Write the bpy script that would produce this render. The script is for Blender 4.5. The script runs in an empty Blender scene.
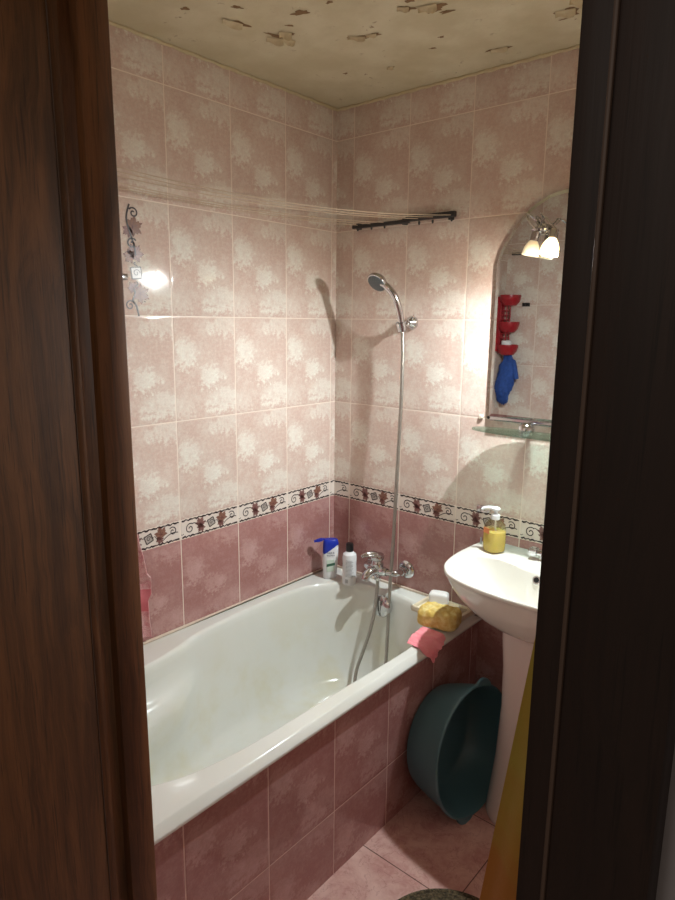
import bpy, bmesh, math, random
from mathutils import Vector, Matrix, noise
from math import sin, cos, pi, sqrt, exp
S = bpy.context.scene
COL = S.collection
rnd = random.Random(7)

# ------------------------------------------------------------------ helpers
def finish(name, bm, mats, parent=None, smooth=True, angle=40, origin=None):
    bmesh.ops.remove_doubles(bm, verts=bm.verts, dist=1e-6)
    bmesh.ops.recalc_face_normals(bm, faces=bm.faces)
    me = bpy.data.meshes.new(name)
    if smooth:
        for f in bm.faces: f.smooth = True
        lim = math.radians(angle)
        for e in bm.edges:
            if len(e.link_faces) == 2:
                if e.link_faces[0].normal.angle(e.link_faces[1].normal, 0) > lim: e.smooth = False
    bm.to_mesh(me); bm.free()
    if not isinstance(mats, (list, tuple)): mats = [mats]
    for m in mats: me.materials.append(m)
    o = bpy.data.objects.new(name, me); COL.objects.link(o)
    if parent is not None:
        o.parent = parent
        # geometry is modelled in world space: move into the parent's frame
        me.transform(Matrix.Translation(-parent.location))
    elif origin is not None:
        me.transform(Matrix.Translation(-Vector(origin))); o.location = origin
    return o

def thing(name, label, cat, loc, group=None):
    o = bpy.data.objects.new(name, None); COL.objects.link(o)
    o.location = loc; o.empty_display_size = .05
    o['label'] = label; o['category'] = cat
    if group: o['group'] = group
    return o
def tag(o, label, cat, group=None):
    o['label'] = label; o['category'] = cat
    if group: o['group'] = group
    return o
def struct(name, bm, mats, **k):
    o = finish(name, bm, mats, **k); o['kind'] = 'structure'; return o

def box(bm, x0, x1, y0, y1, z0, z1, bevel=0, mat=0, seg=2):
    t = bmesh.new()
    bmesh.ops.create_cube(t, size=1)
    for v in t.verts:
        v.co = Vector(((x0+x1)/2+v.co.x*(x1-x0), (y0+y1)/2+v.co.y*(y1-y0), (z0+z1)/2+v.co.z*(z1-z0)))
    if bevel: bmesh.ops.bevel(t, geom=list(t.edges), offset=bevel, segments=seg, affect='EDGES', profile=.5)
    merge(bm, t, mat)
def merge(bm, t, mat=0, M=None):
    if M is not None: bmesh.ops.transform(t, matrix=M, verts=t.verts)
    vm = [bm.verts.new(v.co) for v in t.verts]
    t.verts.index_update()
    for f in t.faces:
        try:
            nf = bm.faces.new([vm[v.index] for v in f.verts]); nf.material_index = mat
        except ValueError: pass
    t.free()
def loft(bm, rings, closed=True, cap0=False, cap1=False, mat=0):
    vr = [[bm.verts.new(p) for p in r] for r in rings]
    n = len(rings[0])
    for a, b in zip(vr, vr[1:]):
        for i in range(n if closed else n-1):
            j = (i+1) % n
            f = bm.faces.new((a[i], a[j], b[j], b[i])); f.material_index = mat
    for c, r in ((cap0, vr[0]), (cap1, vr[-1])):
        if c:
            ctr = sum((v.co for v in r), Vector())/n
            cv = bm.verts.new(ctr)
            for i in range(n): bm.faces.new((r[i], r[(i+1) % n], cv)).material_index = mat
def frame(d):
    d = Vector(d).normalized()
    a = Vector((0, 0, 1)) if abs(d.z) < .9 else Vector((1, 0, 0))
    u = d.cross(a).normalized(); return u, d.cross(u).normalized()
def lathe(bm, prof, o=(0, 0, 0), d=(0, 0, 1), n=32, mat=0, cap0=True, cap1=True):
    """prof: list of (radius, distance along d)"""
    o = Vector(o); d = Vector(d).normalized(); u, w = frame(d)
    rings = [[o+d*h+(u*cos(2*pi*i/n)+w*sin(2*pi*i/n))*max(r, 1e-5) for i in range(n)] for r, h in prof]
    loft(bm, rings, True, cap0, cap1, mat)
def spline(pts, n=8, closed=False):
    P = [Vector(p) for p in pts]; out = []; m = len(P)
    rng = range(m) if closed else range(m-1)
    for i in rng:
        if closed: a, b, c, d = P[(i-1) % m], P[i], P[(i+1) % m], P[(i+2) % m]
        else: a, b, c, d = P[max(i-1, 0)], P[i], P[i+1], P[min(i+2, m-1)]
        for k in range(n):
            t = k/n
            out.append(.5*((2*b)+(c-a)*t+(2*a-5*b+4*c-d)*t*t+(3*b-a-3*c+d)*t**3))
    if not closed: out.append(P[-1])
    return out
def tube(bm, path, r, n=12, mat=0, cap=True):
    path = [Vector(p) for p in path]
    R = r if callable(r) else (lambda t: r)
    rings = []; t0 = (path[1]-path[0]).normalized(); u, w = frame(t0)
    for i, p in enumerate(path):
        t = (path[min(i+1, len(path)-1)]-path[max(i-1, 0)]).normalized()
        q = t0.rotation_difference(t); u = q @ u; u = (u-t*u.dot(t)).normalized(); w = t.cross(u); t0 = t
        rr = R(i/(len(path)-1))
        rings.append([p+(u*cos(2*pi*k/n)+w*sin(2*pi*k/n))*rr for k in range(n)])
    loft(bm, rings, True, cap, cap, mat)
def sphere(bm, c, r, mat=0, sc=(1, 1, 1), n=20):
    t = bmesh.new(); bmesh.ops.create_uvsphere(t, u_segments=n, v_segments=n//2, radius=r)
    merge(bm, t, mat, Matrix.Translation(c) @ Matrix.Diagonal((*sc, 1)))

# ------------------------------------------------------------------ materials
class NT:
    def __init__(s, name):
        s.m = bpy.data.materials.new(name); s.m.use_nodes = True
        s.t = s.m.node_tree; s.t.nodes.clear()
        s.out = s.t.nodes.new('ShaderNodeOutputMaterial')
    def n(s, ty, **k):
        nd = s.t.nodes.new(ty)
        for a, b in k.items(): setattr(nd, a, b)
        return nd
    def link(s, a, b): s.t.links.new(a, b)
    def put(s, sock, v):
        if hasattr(v, 'is_output'): s.link(v, sock)
        elif v is not None: sock.default_value = v
    def M(s, op, a, b=None, c=None, clamp=False):
        nd = s.n('ShaderNodeMath', operation=op, use_clamp=clamp)
        s.put(nd.inputs[0], a)
        if b is not None: s.put(nd.inputs[1], b)
        if c is not None: s.put(nd.inputs[2], c)
        return nd.outputs[0]
    def add(s, a, b): return s.M('ADD', a, b)
    def sub(s, a, b): return s.M('SUBTRACT', a, b)
    def mul(s, a, b): return s.M('MULTIPLY', a, b)
    def ramp(s, v, lo, hi, a=0., b=1.):
        nd = s.n('ShaderNodeMapRange', interpolation_type='SMOOTHSTEP')
        s.put(nd.inputs[0], v); nd.inputs[1].default_value = lo; nd.inputs[2].default_value = hi
        nd.inputs[3].default_value = a; nd.inputs[4].default_value = b
        return nd.outputs[0]
    def mix(s, f, a, b, mode='MIX'):
        nd = s.n('ShaderNodeMix', data_type='RGBA', blend_type=mode)
        s.put(nd.inputs[0], f); s.put(nd.inputs[6], col(a)); s.put(nd.inputs[7], col(b))
        return nd.outputs[2]
    def noise(s, vec, scale, detail=3, rough=.55, dist=0.):
        nd = s.n('ShaderNodeTexNoise'); s.put(nd.inputs['Vector'], vec)
        nd.inputs['Scale'].default_value = scale; nd.inputs['Detail'].default_value = detail
        nd.inputs['Roughness'].default_value = rough; nd.inputs['Distortion'].default_value = dist
        return nd.outputs['Fac']
    def comb(s, x, y, z):
        nd = s.n('ShaderNodeCombineXYZ')
        for i, v in enumerate((x, y, z)): s.put(nd.inputs[i], v)
        return nd.outputs[0]
    def obj(s):
        nd = s.n('ShaderNodeTexCoord'); sp = s.n('ShaderNodeSeparateXYZ')
        s.link(nd.outputs['Object'], sp.inputs[0])
        return nd.outputs['Object'], sp.outputs
    def bsdf(s, color, rough=.5, metal=0., bump=None, bstr=.2, bdist=.001, **k):
        b = s.n('ShaderNodeBsdfPrincipled')
        s.put(b.inputs['Base Color'], col(color)); s.put(b.inputs['Roughness'], rough); s.put(b.inputs['Metallic'], metal)
        for a, v in k.items(): s.put(b.inputs[a.replace('_', ' ')], v)
        if bump is not None:
            nb = s.n('ShaderNodeBump'); s.put(nb.inputs['Height'], bump)
            nb.inputs['Strength'].default_value = bstr; nb.inputs['Distance'].default_value = bdist
            s.link(nb.outputs[0], b.inputs['Normal'])
        s.link(b.outputs[0], s.out.inputs[0]); return b
def col(c):
    if isinstance(c, (tuple, list)) and len(c) == 3:   # sRGB 0-255 -> linear
        return tuple(((x/255)/12.92 if x/255 <= .04045 else ((x/255+.055)/1.055)**2.4) for x in c)+(1,)
    return c
def plain(name, c, rough=.5, metal=0., nscale=None, var=.06, **k):
    t = NT(name); co, _ = t.obj()
    nn = t.noise(co, nscale or 60, 4)
    lin = col(c); dark = tuple(x*(1-var*2) for x in lin[:3])+(1,)
    cc = t.mix(nn, dark, lin)
    t.bsdf(cc, rough, metal, **k); return t.m

HT = .3311; ZB1 = .9031; ZB0 = .8373; W = .25
def tile_mat(name, axis, u0, light=True, wall=True, z1=ZB1, z0=ZB0, seed=0., h=HT):
    """glazed wall tile: u along the wall; the same printed flower pattern on every tile"""
    t = NT(name); co, xyz = t.obj()
    U = xyz[axis]; Z = xyz[2]
    u = t.mul(t.sub(U, u0), 1/W); fu = t.M('FRACT', u)
    vt = t.mul(t.sub(Z, z1), 1/h); vl = t.add(t.mul(t.sub(Z, z0), 1/h), 4.)
    low = t.M('LESS_THAN', Z, (z1+z0)/2)
    band = t.mul(t.M('LESS_THAN', Z, z1), t.M('GREATER_THAN', Z, z0)) if wall else 0.
    v = t.add(t.mul(low, vl), t.mul(t.sub(1., low), vt))
    fv = t.M('FRACT', v)
    du = t.mul(t.M('MINIMUM', fu, t.sub(1., fu)), W)
    dv = t.mul(t.M('MINIMUM', fv, t.sub(1., fv)), h)
    if wall:
        db = t.M('MINIMUM', t.M('ABSOLUTE', t.sub(Z, z1)), t.M('ABSOLUTE', t.sub(Z, z0)))
        dv = t.add(t.mul(band, db), t.mul(t.sub(1., band), dv))
    d = t.M('MINIMUM', du, dv)
    grout = t.ramp(d, .0010, .0021, 1., 0.)
    edge = t.ramp(d, .001, .006, 0., 1.)
    # distorted tile-local coordinates
    lv = t.comb(t.mul(fu, W), t.mul(fv, h), t.add(t.mul(low, 3.), seed))
    n1 = t.noise(lv, 26, 5, .65); n2 = t.noise(lv, 70, 5, .7); n3 = t.noise(lv, 11, 3, .6)
    dx = t.mul(t.sub(n1, .5), .62); dy = t.mul(t.sub(n2, .5), .5)
    pu = t.add(fu, dx); pv = t.add(fv, dy)
    def blob(a, b, ra, rb, g=1.):
        x = t.mul(t.sub(pu, a), 1/ra); y = t.mul(t.sub(pv, b), 1/rb)
        r2 = t.add(t.mul(x, x), t.mul(y, y))
        return t.mul(t.ramp(r2, .25, 1.6, 1., 0.), g)
    bl = [blob(.19, .64, .19, .15), blob(.54, .42, .22, .11), blob(.8, .17, .34, .13, .85),
          blob(.85, .93, .28, .12, .7), blob(.1, .12, .22, .12, .55)]
    acc = bl[0]
    for b in bl[1:]: acc = t.M('MAXIMUM', acc, b)
    L = t.add(t.mul(acc, .62), t.mul(t.ramp(n3, .35, .7), .3))
    L = t.add(L, t.mul(t.sub(n2, .5), 1.15)); L = t.add(L, t.mul(t.sub(n1, .5), .5)); L = t.M('MINIMUM', t.M('MAXIMUM', L, 0.), 1.)
    upc = t.mix(L, (208, 182, 170), (232, 229, 218))
    loc_ = t.mix(t.mul(L, .8), (166, 118, 114), (202, 166, 160))
    fine = t.ramp(t.noise(lv, 160, 4, .7), .3, .7, .93, 1.05)
    if wall: c = t.mix(low, upc, loc_)
    else: c = upc if light else loc_
    c = t.mix(1., c, t.comb(fine, fine, fine), 'MULTIPLY')
    # per-tile tone
    cell = t.comb(t.M('FLOOR', u), t.M('FLOOR', v), 1.7)
    wn = t.n('ShaderNodeTexWhiteNoise'); t.link(cell, wn.inputs['Vector'])
    tone = t.add(t.mul(wn.outputs['Value'], .07), .96)
    c = t.mix(1., c, t.comb(tone, tone, tone), 'MULTIPLY')
    if wall: c = t.mix(band, c, (226, 214, 204))
    c = t.mix(grout, c, (232, 218, 204) if wall else (214, 182, 170))
    rough = t.add(t.mul(grout, .5), t.add(.05, t.mul(n2, .03)))
    wav = t.noise(co, 5., 2, .5)
    tilt = t.mul(t.mul(t.sub(wn.outputs['Value'], .5), 4.), fu)
    hgt = t.add(t.add(edge, t.mul(wav, 3.)), t.add(tilt, t.mul(n2, .05)))
    t.bsdf(c, rough, 0., bump=hgt, bstr=.35, bdist=.0016)
    return t.m

M = {}
M['tile_left'] = tile_mat('tile_left', 1, -.0282)
M['tile_back'] = tile_mat('tile_back', 0, .0844)
M['tile_front'] = tile_mat('tile_front', 0, .19, z1=ZB1+.09, z0=ZB0+.09)
M['tile_right'] = tile_mat('tile_right', 1, -.1)
M['tile_apron'] = tile_mat('tile_apron', 1, -.2984, light=False, wall=False, z1=.2055, z0=.2055)
M['tile_side'] = tile_mat('tile_side', 0, .45, light=False, wall=False, z1=.2055, z0=.2055)

def floor_mat():
    t = NT('floor_tile'); co, xyz = t.obj(); w = .333
    fx = t.M('FRACT', t.add(t.mul(t.sub(xyz[0], 1.01), 1/w), 20.)); fy = t.M('FRACT', t.add(t.mul(t.sub(xyz[1], -.66), 1/w), 20.))
    d = t.mul(t.M('MINIMUM', t.M('MINIMUM', fx, t.sub(1., fx)), t.M('MINIMUM', fy, t.sub(1., fy))), w)
    g = t.ramp(d, .0009, .002, 1., 0.)
    n1 = t.noise(co, 9, 5, .65, .6); n2 = t.noise(co, 30, 6, .7, 1.0)
    vn = t.ramp(t.M('ABSOLUTE', t.sub(t.noise(co, 14, 4, .6, .8), .5)), 0., .018, 1., 0.)
    c = t.mix(t.ramp(n1, .3, .7), (188, 138, 130), (218, 182, 172))
    c = t.mix(t.mul(t.ramp(n2, .4, .7), .5), c, (222, 186, 174))
    c = t.mix(t.mul(vn, .35), c, (150, 88, 84))
    c = t.mix(g, c, (96, 62, 54))
    t.bsdf(c, t.add(.25, t.mul(n2, .15)), bump=t.add(t.ramp(d, .001, .004), t.mul(n2, .1)), bstr=.4, bdist=.0012)
    return t.m
M['floor'] = floor_mat()

def ceil_mat():
    t = NT('ceiling_paint'); co, xyz = t.obj()
    big = t.noise(co, 1.6, 3, .5, .3); mid = t.noise(co, 7, 5, .6); fine = t.noise(co, 90, 4, .7)
    region = t.ramp(big, .42, .6)
    spk = t.mul(t.ramp(t.noise(co, 42, 3, .6, .6), .63, .70), t.ramp(mid, .5, .66))
    c = t.mix(t.ramp(mid, .3, .75), (208, 198, 166), (224, 217, 190))
    c = t.mix(t.mul(region, .25), c, (190, 176, 138))
    c = t.mix(t.mul(spk, .75), c, (142, 112, 76))
    t.bsdf(c, .75, bump=t.add(t.mul(mid, 1.5), t.add(fine, t.mul(spk, -2.))), bstr=.5, bdist=.0015)
    return t.m
M['ceiling'] = ceil_mat()
M['underpaint'] = plain('old_underpaint', (150, 120, 84), .85, nscale=80, var=.15)
M['flake'] = plain('paint_flake', (214, 200, 164), .7)

def wood_mat(name, dark, light, axis='y', rough=.4, sc=1.):
    t = NT(name); co, xyz = t.obj()
    ax = {'x': (3., 60., 2.5), 'y': (60., 3., 2.5)}[axis]
    # grain runs along z
    wob = t.noise(co, 2.4, 3, .5)
    v = t.comb(t.add(t.mul(xyz[0], 34*sc), t.mul(wob, 2.6)), t.add(t.mul(xyz[1], 34*sc), t.mul(wob, 2.6)), t.mul(xyz[2], 1.5*sc))
    g1 = t.noise(v, 1., 6, .7, .5)
    v2 = t.comb(t.mul(xyz[0], 260*sc), t.mul(xyz[1], 260*sc), t.mul(xyz[2], 9*sc))
    g2 = t.noise(v2, 1., 3, .6)
    f = t.add(t.mul(t.ramp(g1, .3, .7), .75), t.mul(g2, .3))
    c = t.mix(f, dark, light)
    pore = t.mul(t.ramp(g2, .56, .68), .5)
    c = t.mix(pore, c, tuple(int(x*.45) for x in dark))
    t.bsdf(c, t.add(rough, t.mul(g2, .15)), bump=t.add(g2, g1), bstr=.25, bdist=.0006)
    return t.m
M['door_wood'] = wood_mat('door_wood', (54, 32, 14), (128, 84, 46), rough=.45)
M['frame_wood'] = wood_mat('frame_wood', (58, 34, 16), (134, 86, 48), rough=.45)
M['casing_wood'] = wood_mat('casing_wood', (38, 25, 20), (56, 38, 30), rough=.5)
M['edge_band'] = plain('edge_band', (104, 84, 72), .5)
M['hall_paint'] = plain('hall_paint', (190, 186, 190), .8, nscale=25)
M['seal'] = plain('sealant', (226, 208, 190), .5)

def enamel(name, base, stain, amt):
    t = NT(name); co, xyz = t.obj()
    n = t.noise(co, 5, 4, .6); n2 = t.noise(co, 22, 4, .6)
    low = t.ramp(xyz[2], .5, .2)
    s = t.mul(t.mul(t.ramp(n, .4, .72), t.add(.3, low)), amt)
    c = t.mix(s, base, stain)
    t.bsdf(c, t.add(.1, t.mul(n2, .08)), Coat_Weight=.3, Coat_Roughness=.05); return t.m
M['tub'] = enamel('tub_acrylic', (226, 228, 222), (214, 208, 176), .45)
M['ceramic'] = enamel('white_ceramic', (232, 230, 222), (214, 206, 170), .25)
M['pedestal'] = plain('pedestal_ceramic', (228, 218, 212), .15, nscale=4, var=.02)
def chrome_mat():
    t = NT('chrome'); co, _ = t.obj(); n = t.noise(co, 40, 3)
    t.bsdf((205, 206, 208), t.add(.07, t.mul(n, .1)), 1.); return t.m
M['chrome'] = chrome_mat()
M['hose'] = None
def hose_mat():
    t = NT('metal_hose'); co, xyz = t.obj()
    wv = t.M('SINE', t.mul(xyz[2], 1500.)); 
    t.bsdf(t.mix(t.ramp(wv, -1., 1.), (128, 124, 116), (196, 192, 184)), .28, .85, bump=wv, bstr=.3, bdist=.0006); return t.m
M['hose'] = hose_mat()
M['mirror'] = (lambda t: (t.bsdf((216, 218, 216), .015, 1.), t.m)[1])(NT('mirror_silver'))
M['mirror_edge'] = plain('mirror_edge', (150, 156, 150), .15, .6)
M['mirror_back'] = plain('mirror_back', (60, 60, 62), .6)
def glass_mat(name, c, rough=.03, ior=1.45, thin=.0):
    t = NT(name)
    g = t.n('ShaderNodeBsdfGlass'); g.inputs['Color'].default_value = col(c); g.inputs['Roughness'].default_value = rough; g.inputs['IOR'].default_value = ior
    tr = t.n('ShaderNodeBsdfTransparent'); tr.inputs['Color'].default_value = col(c)
    mx = t.n('ShaderNodeMixShader'); mx.inputs[0].default_value = thin
    t.link(g.outputs[0], mx.inputs[1]); t.link(tr.outputs[0], mx.inputs[2]); t.link(mx.outputs[0], t.out.inputs[0])
    return t.m
M['shelf_glass'] = glass_mat('shelf_glass', (226, 240, 234), .02, 1.5, .6)
M['bottle_plastic'] = glass_mat('clear_bottle', (246, 244, 236), .05, 1.3, .6)
def shade_mat(name, es, tc, mixf):
    t = NT(name); co, _ = t.obj(); n = t.noise(co, 50, 2)
    tr = t.n('ShaderNodeBsdfTransparent'); tr.inputs[0].default_value = tc
    b = t.n('ShaderNodeBsdfPrincipled'); b.inputs['Base Color'].default_value = col((250, 240, 214)); b.inputs['Roughness'].default_value = .35
    b.inputs['Emission Color'].default_value = (1., .88, .6, 1); b.inputs['Emission Strength'].default_value = es
    mx = t.n('ShaderNodeMixShader'); mx.inputs[0].default_value = mixf
    t.link(tr.outputs[0], mx.inputs[1]); t.link(b.outputs[0], mx.inputs[2]); t.link(mx.outputs[0], t.out.inputs[0]); return t.m
M['shade'] = shade_mat('frosted_shade', .12, (1., .9, .75, 1), .85)
M['shade_lit'] = shade_mat('frosted_shade_lit', 1.1, (1., .86, .66, 1), .80)
def emis(name, c, s):
    t = NT(name); e = t.n('ShaderNodeEmission'); e.inputs[0].default_value = col(c); e.inputs[1].default_value = s
    t.link(e.outputs[0], t.out.inputs[0]); return t.m
M['bulb'] = emis('lit_bulb', (250, 252, 255), 14.)
M['bulb_dim'] = plain('unlit_bulb', (240, 238, 230), .2)
M['ink'] = plain('dark_ink', (52, 34, 36), .35, var=.2)
M['leaf'] = plain('leaf_print', (152, 108, 102), .35, nscale=150, var=.25)
M['leaf_orange'] = plain('leaf_print_orange', (158, 112, 94), .35, nscale=150, var=.25)
M['vein'] = plain('vein_print', (112, 66, 62), .4)
M['sq_print'] = plain('square_print', (190, 180, 172), .3, nscale=200, var=.2)
M['white_plastic'] = plain('white_plastic', (232, 234, 236), .25, nscale=9, var=.02)
M['blue_plastic'] = plain('blue_plastic', (24, 52, 176), .3)
M['navy_print'] = plain('navy_print', (24, 38, 84), .5)
M['green_print'] = plain('green_print', (58, 104, 84), .5)
M['pale_green'] = plain('pale_green_print', (206, 222, 208), .4)
M['grey_print'] = plain('grey_print', (150, 154, 158), .5)
M['black_plastic'] = plain('black_plastic', (24, 24, 26), .35)
M['dark_metal'] = plain('dark_metal', (64, 62, 62), .4, .5)
M['line'] = plain('washing_line', (205, 184, 160), .6)
M['soap_liquid'] = (lambda t: (t.bsdf((252, 232, 140), .12, 0., Transmission_Weight=.35, IOR=1.35, Subsurface_Weight=.3, Subsurface_Radius=(.03, .02, .005)), t.m)[1])(NT('yellow_liquid_soap'))
M['beige_plastic'] = plain('beige_plastic', (236, 224, 200), .35, nscale=30, var=.04)
M['soap'] = plain('white_soap', (240, 240, 238), .35)
M['teal'] = plain('teal_plastic', (82, 122, 132), .38, nscale=6, var=.05)
M['red_plastic'] = plain('red_plastic', (160, 26, 38), .3)
M['blue_sponge'] = plain('blue_mitt', (52, 92, 176), .9, nscale=70, var=.3)
def cloth_mat(name, a, b, scale, bs=.6, bd=.003, fscale=400, rough=.95):
    t = NT(name); co, _ = t.obj(); n = t.noise(co, scale, 4, .6); f = t.noise(co, fscale, 3, .7)
    c = t.mix(t.ramp(t.add(t.mul(n, .6), t.mul(f, .4)), .35, .65), a, b)
    t.bsdf(c, rough, bump=f, bstr=bs, bdist=bd, Sheen_Weight=.3); return t.m
M['pink_cloth'] = cloth_mat('pink_cloth', (242, 134, 148), (250, 162, 170), 30, .5, .001, 700)
M['terry'] = cloth_mat('pink_terry', (222, 140, 146), (246, 206, 204), 40, 1., .006, 260)
M['terry_band'] = cloth_mat('pink_band', (206, 108, 118), (216, 128, 136), 20, .3, .001, 500)
def sponge_mat():
    t = NT('yellow_sponge'); co, _ = t.obj(); n = t.noise(co, 45, 4, .6)
    vo = t.n('ShaderNodeTexVoronoi'); vo.inputs['Scale'].default_value = 420; t.link(co, vo.inputs['Vector'])
    c = t.mix(t.ramp(n, .35, .7), (226, 192, 98), (250, 234, 164))
    t.bsdf(c, .9, bump=t.add(vo.outputs['Distance'], n), bstr=.8, bdist=.003); return t.m
M['sponge'] = sponge_mat()
def rug_mat():
    t = NT('olive_rug'); co, _ = t.obj(); n = t.noise(co, 120, 4, .7)
    t.bsdf(t.mix(t.ramp(n, .35, .65), (52, 46, 34), (112, 100, 74)), .95, bump=n, bstr=1., bdist=.006); return t.m
M['rug'] = rug_mat()
def ycloth():
    t = NT('yellow_orange_cloth'); co, xyz = t.obj(); n = t.noise(co, 3.2, 4, .6, .5); f = t.noise(co, 500, 2)
    k = t.ramp(t.add(t.mul(xyz[2], 1.0), t.mul(n, .5)), 0.88, 1.02)
    c = t.mix(k, (216, 140, 62), (206, 180, 78))
    c = t.mix(t.mul(t.ramp(t.noise(co, 9, 4), .5, .7), .5), c, (226, 160, 60))
    t.bsdf(c, .9, bump=f, bstr=.4, bdist=.001, Sheen_Weight=.2); return t.m
M['ycloth'] = ycloth()
M['yhem'] = plain('cloth_hem', (222, 190, 130), .9)

# ------------------------------------------------------------------ room
CZ = 2.3407; XR = 1.72; YF = -1.5
bm = bmesh.new(); box(bm, -.1, 0, -1.6, .1, 0, CZ); struct('wall_left', bm, M['tile_left'], smooth=False)
bm = bmesh.new(); box(bm, 0, XR+.1, 0, .1, 0, CZ); struct('wall_back', bm, M['tile_back'], smooth=False)
bm = bmesh.new(); box(bm, XR, XR+.1, -1.5, 0, 0, CZ); struct('wall_right', bm, M['tile_right'], smooth=False)
bm = bmesh.new()
def fw(x0, x1, z0, z1):
    box(bm, x0, x1, -1.53, YF, z0, z1, mat=0); box(bm, x0, x1, -1.6, -1.53, z0, z1, mat=1)
fw(0, .86, 0, CZ); fw(1.60, XR+.1, 0, CZ); fw(.86, 1.60, 2.06, CZ)
box(bm, -.6, 0, -1.6, -1.6+.07, 0, CZ, mat=1); box(bm, XR+.1, 2.7, -1.6, -1.53, 0, CZ, mat=1)
struct('wall_front', bm, [M['tile_front'], M['hall_paint']], smooth=False)
bm = bmesh.new(); box(bm, -.6, 2.7, -2.9, .1, -.05, 0); struct('floor', bm, M['floor'], smooth=False)

# ceiling slab with peeled patches and lifted paint flakes
bm = bmesh.new(); box(bm, -.1, XR+.1, -1.6, .1, CZ, CZ+.05)
def patch(cx, cy, rx, ry, rot, n=22):
    z = CZ-.0009; r_ = random.Random(int(cx*9177+cy*313)); ph = [r_.uniform(0, 6.28) for _ in range(4)]
    pts = []
    for i in range(n):
        a = 2*pi*i/n; k = 1+.22*sin(3*a+ph[0])+.16*sin(5*a+ph[1])+r_.uniform(-.16, .16)
        x, y = rx*k*cos(a), ry*k*sin(a)
        pts.append(Vector((cx+x*cos(rot)-y*sin(rot), cy+x*sin(rot)+y*cos(rot), z)))
    c = bm.verts.new((cx, cy, z)); vs = [bm.verts.new(p) for p in pts]
    for i in range(n):
        bm.faces.new((vs[i], c, vs[(i+1) % n])).material_index = 1
    return pts
def flake(cx, cy, L, wd, rot, lift):
    """thin curled chip hanging from one edge"""
    r_ = random.Random(int(cx*777+cy*99)); N = 7; K = 4; g = []; g2 = []
    for i in range(N+1):
        s = i/N-.5; row = []; row2 = []
        ww = wd*(1-.5*abs(2*s)**2)*(1+r_.uniform(-.25, .25))
        for j in range(K+1):
            q = j/K; x = s*L; y = ww*q*cos(q*.5); z = -lift*q**1.5*(1+.3*sin(6*s))
            p = Vector((cx+x*cos(rot)-y*sin(rot), cy+x*sin(rot)+y*cos(rot), CZ-.0012+z))
            row.append(bm.verts.new(p)); row2.append(bm.verts.new(p-Vector((0, 0, .0012))))
        g.append(row); g2.append(row2)
    for i in range(N):
        for j in range(K):
            bm.faces.new((g[i][j], g[i+1][j], g[i+1][j+1], g[i][j+1])).material_index = 2
            bm.faces.new((g2[i][j], g2[i][j+1], g2[i+1][j+1], g2[i+1][j])).material_index = 2
        bm.faces.new((g[i][K], g[i+1][K], g2[i+1][K], g2[i][K])).material_index = 2
for a in ((.262, -.715, .034, .012, 1.2), (.285, -.60, .03, .009, 1.3), (.315, -.585, .02, .012, .6), (.435, -.655, .025, .012, .3), (.36, -.62, .012, .005, .9),
          (.714, -.46, .03, .022, .4), (.66, -.50, .02, .014, .8), (.73, -.42, .018, .008, .2), (.69, -.53, .012, .01, .2), (.97, -.222, .03, .02, .3), (1.03, -.25, .03, .02, .6),
          (.53, -.65, .01, .006, 0), (.46, -.445, .03, .01, .7), (.505, -.43, .018, .009, .3), (.40, -.21, .013, .006, .2), (.73, -.12, .028, .010, .1), (.70, -.13, .012, .006, .1),
          (.256, -.26, .008, .006, .2), (.64, -.3, .008, .006, .2), (.95, -.19, .018, .003, .1), (.80, -.5, .02, .012, .4), (.22, -.86, .012, .008, .4), (.33, -.78, .014, .008, 1.), (.58, -.25, .01, .005, .3)):
    patch(*a)
for a in ((.262, -.735, .06, .016, 1.35, .010), (.275, -.59, .05, .012, 1.1, .012), (.325, -.60, .035, .012, .9, .014), (.30, -.56, .04, .014, 1.3, .010), (.712, -.485, .05, .016, .25, .012),
          (.46, -.455, .05, .010, .8, .008), (.73, -.13, .05, .010, .15, .008), (.97, -.24, .05, .016, .25, .012), (1.02, -.27, .05, .015, .7, .010), (.40, -.215, .022, .006, .2, .006),
          (.66, -.515, .03, .010, .6, .008), (.50, -.44, .03, .008, .3, .006)):
    flake(*a)
struct('ceiling', bm, [M['ceiling'], M['underpaint'], M['flake']], smooth=False)
# plaster bead along ceiling
bm = bmesh.new()
tube(bm, [(0.004, -1.5+.02*i, CZ-.004+.0015*sin(i*1.7)) for i in range(76)], lambda t: .0055+.001*sin(t*60), 8)
tube(bm, [(.0+.02*i, -.004, CZ-.004+.0015*sin(i*2.1)) for i in range(86)], lambda t: .0055+.001*sin(t*70), 8)
struct('trim_ceiling', bm, M['flake'])

# corner bead (cut tile edge) in the wall corner
# ------------------------------------------------------------------ printed border
def strip(bm, pts, w, mapf, mat, closed=False):
    pts = [Vector((p[0], p[1])) for p in pts]; n = len(pts); L = []; R = []
    for i in range(n):
        t = (pts[min(i+1, n-1)]-pts[max(i-1, 0)]); t = t.normalized() if t.length > 0 else Vector((1, 0))
        nn = Vector((-t.y, t.x)); ww = w(i/(n-1)) if callable(w) else w
        L.append(bm.verts.new(mapf(*(pts[i]+nn*ww/2)))); R.append(bm.verts.new(mapf(*(pts[i]-nn*ww/2))))
    for i in range(n-1): bm.faces.new((L[i], R[i], R[i+1], L[i+1])).material_index = mat
def curl(cx, cy, r, a0, turns, sgn=1, n=34):
    return [(cx+r*(1-.82*i/n)*cos(a0+sgn*2*pi*turns*i/n), cy+r*(1-.82*i/n)*sin(a0+sgn*2*pi*turns*i/n)) for i in range(n+1)]
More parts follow.
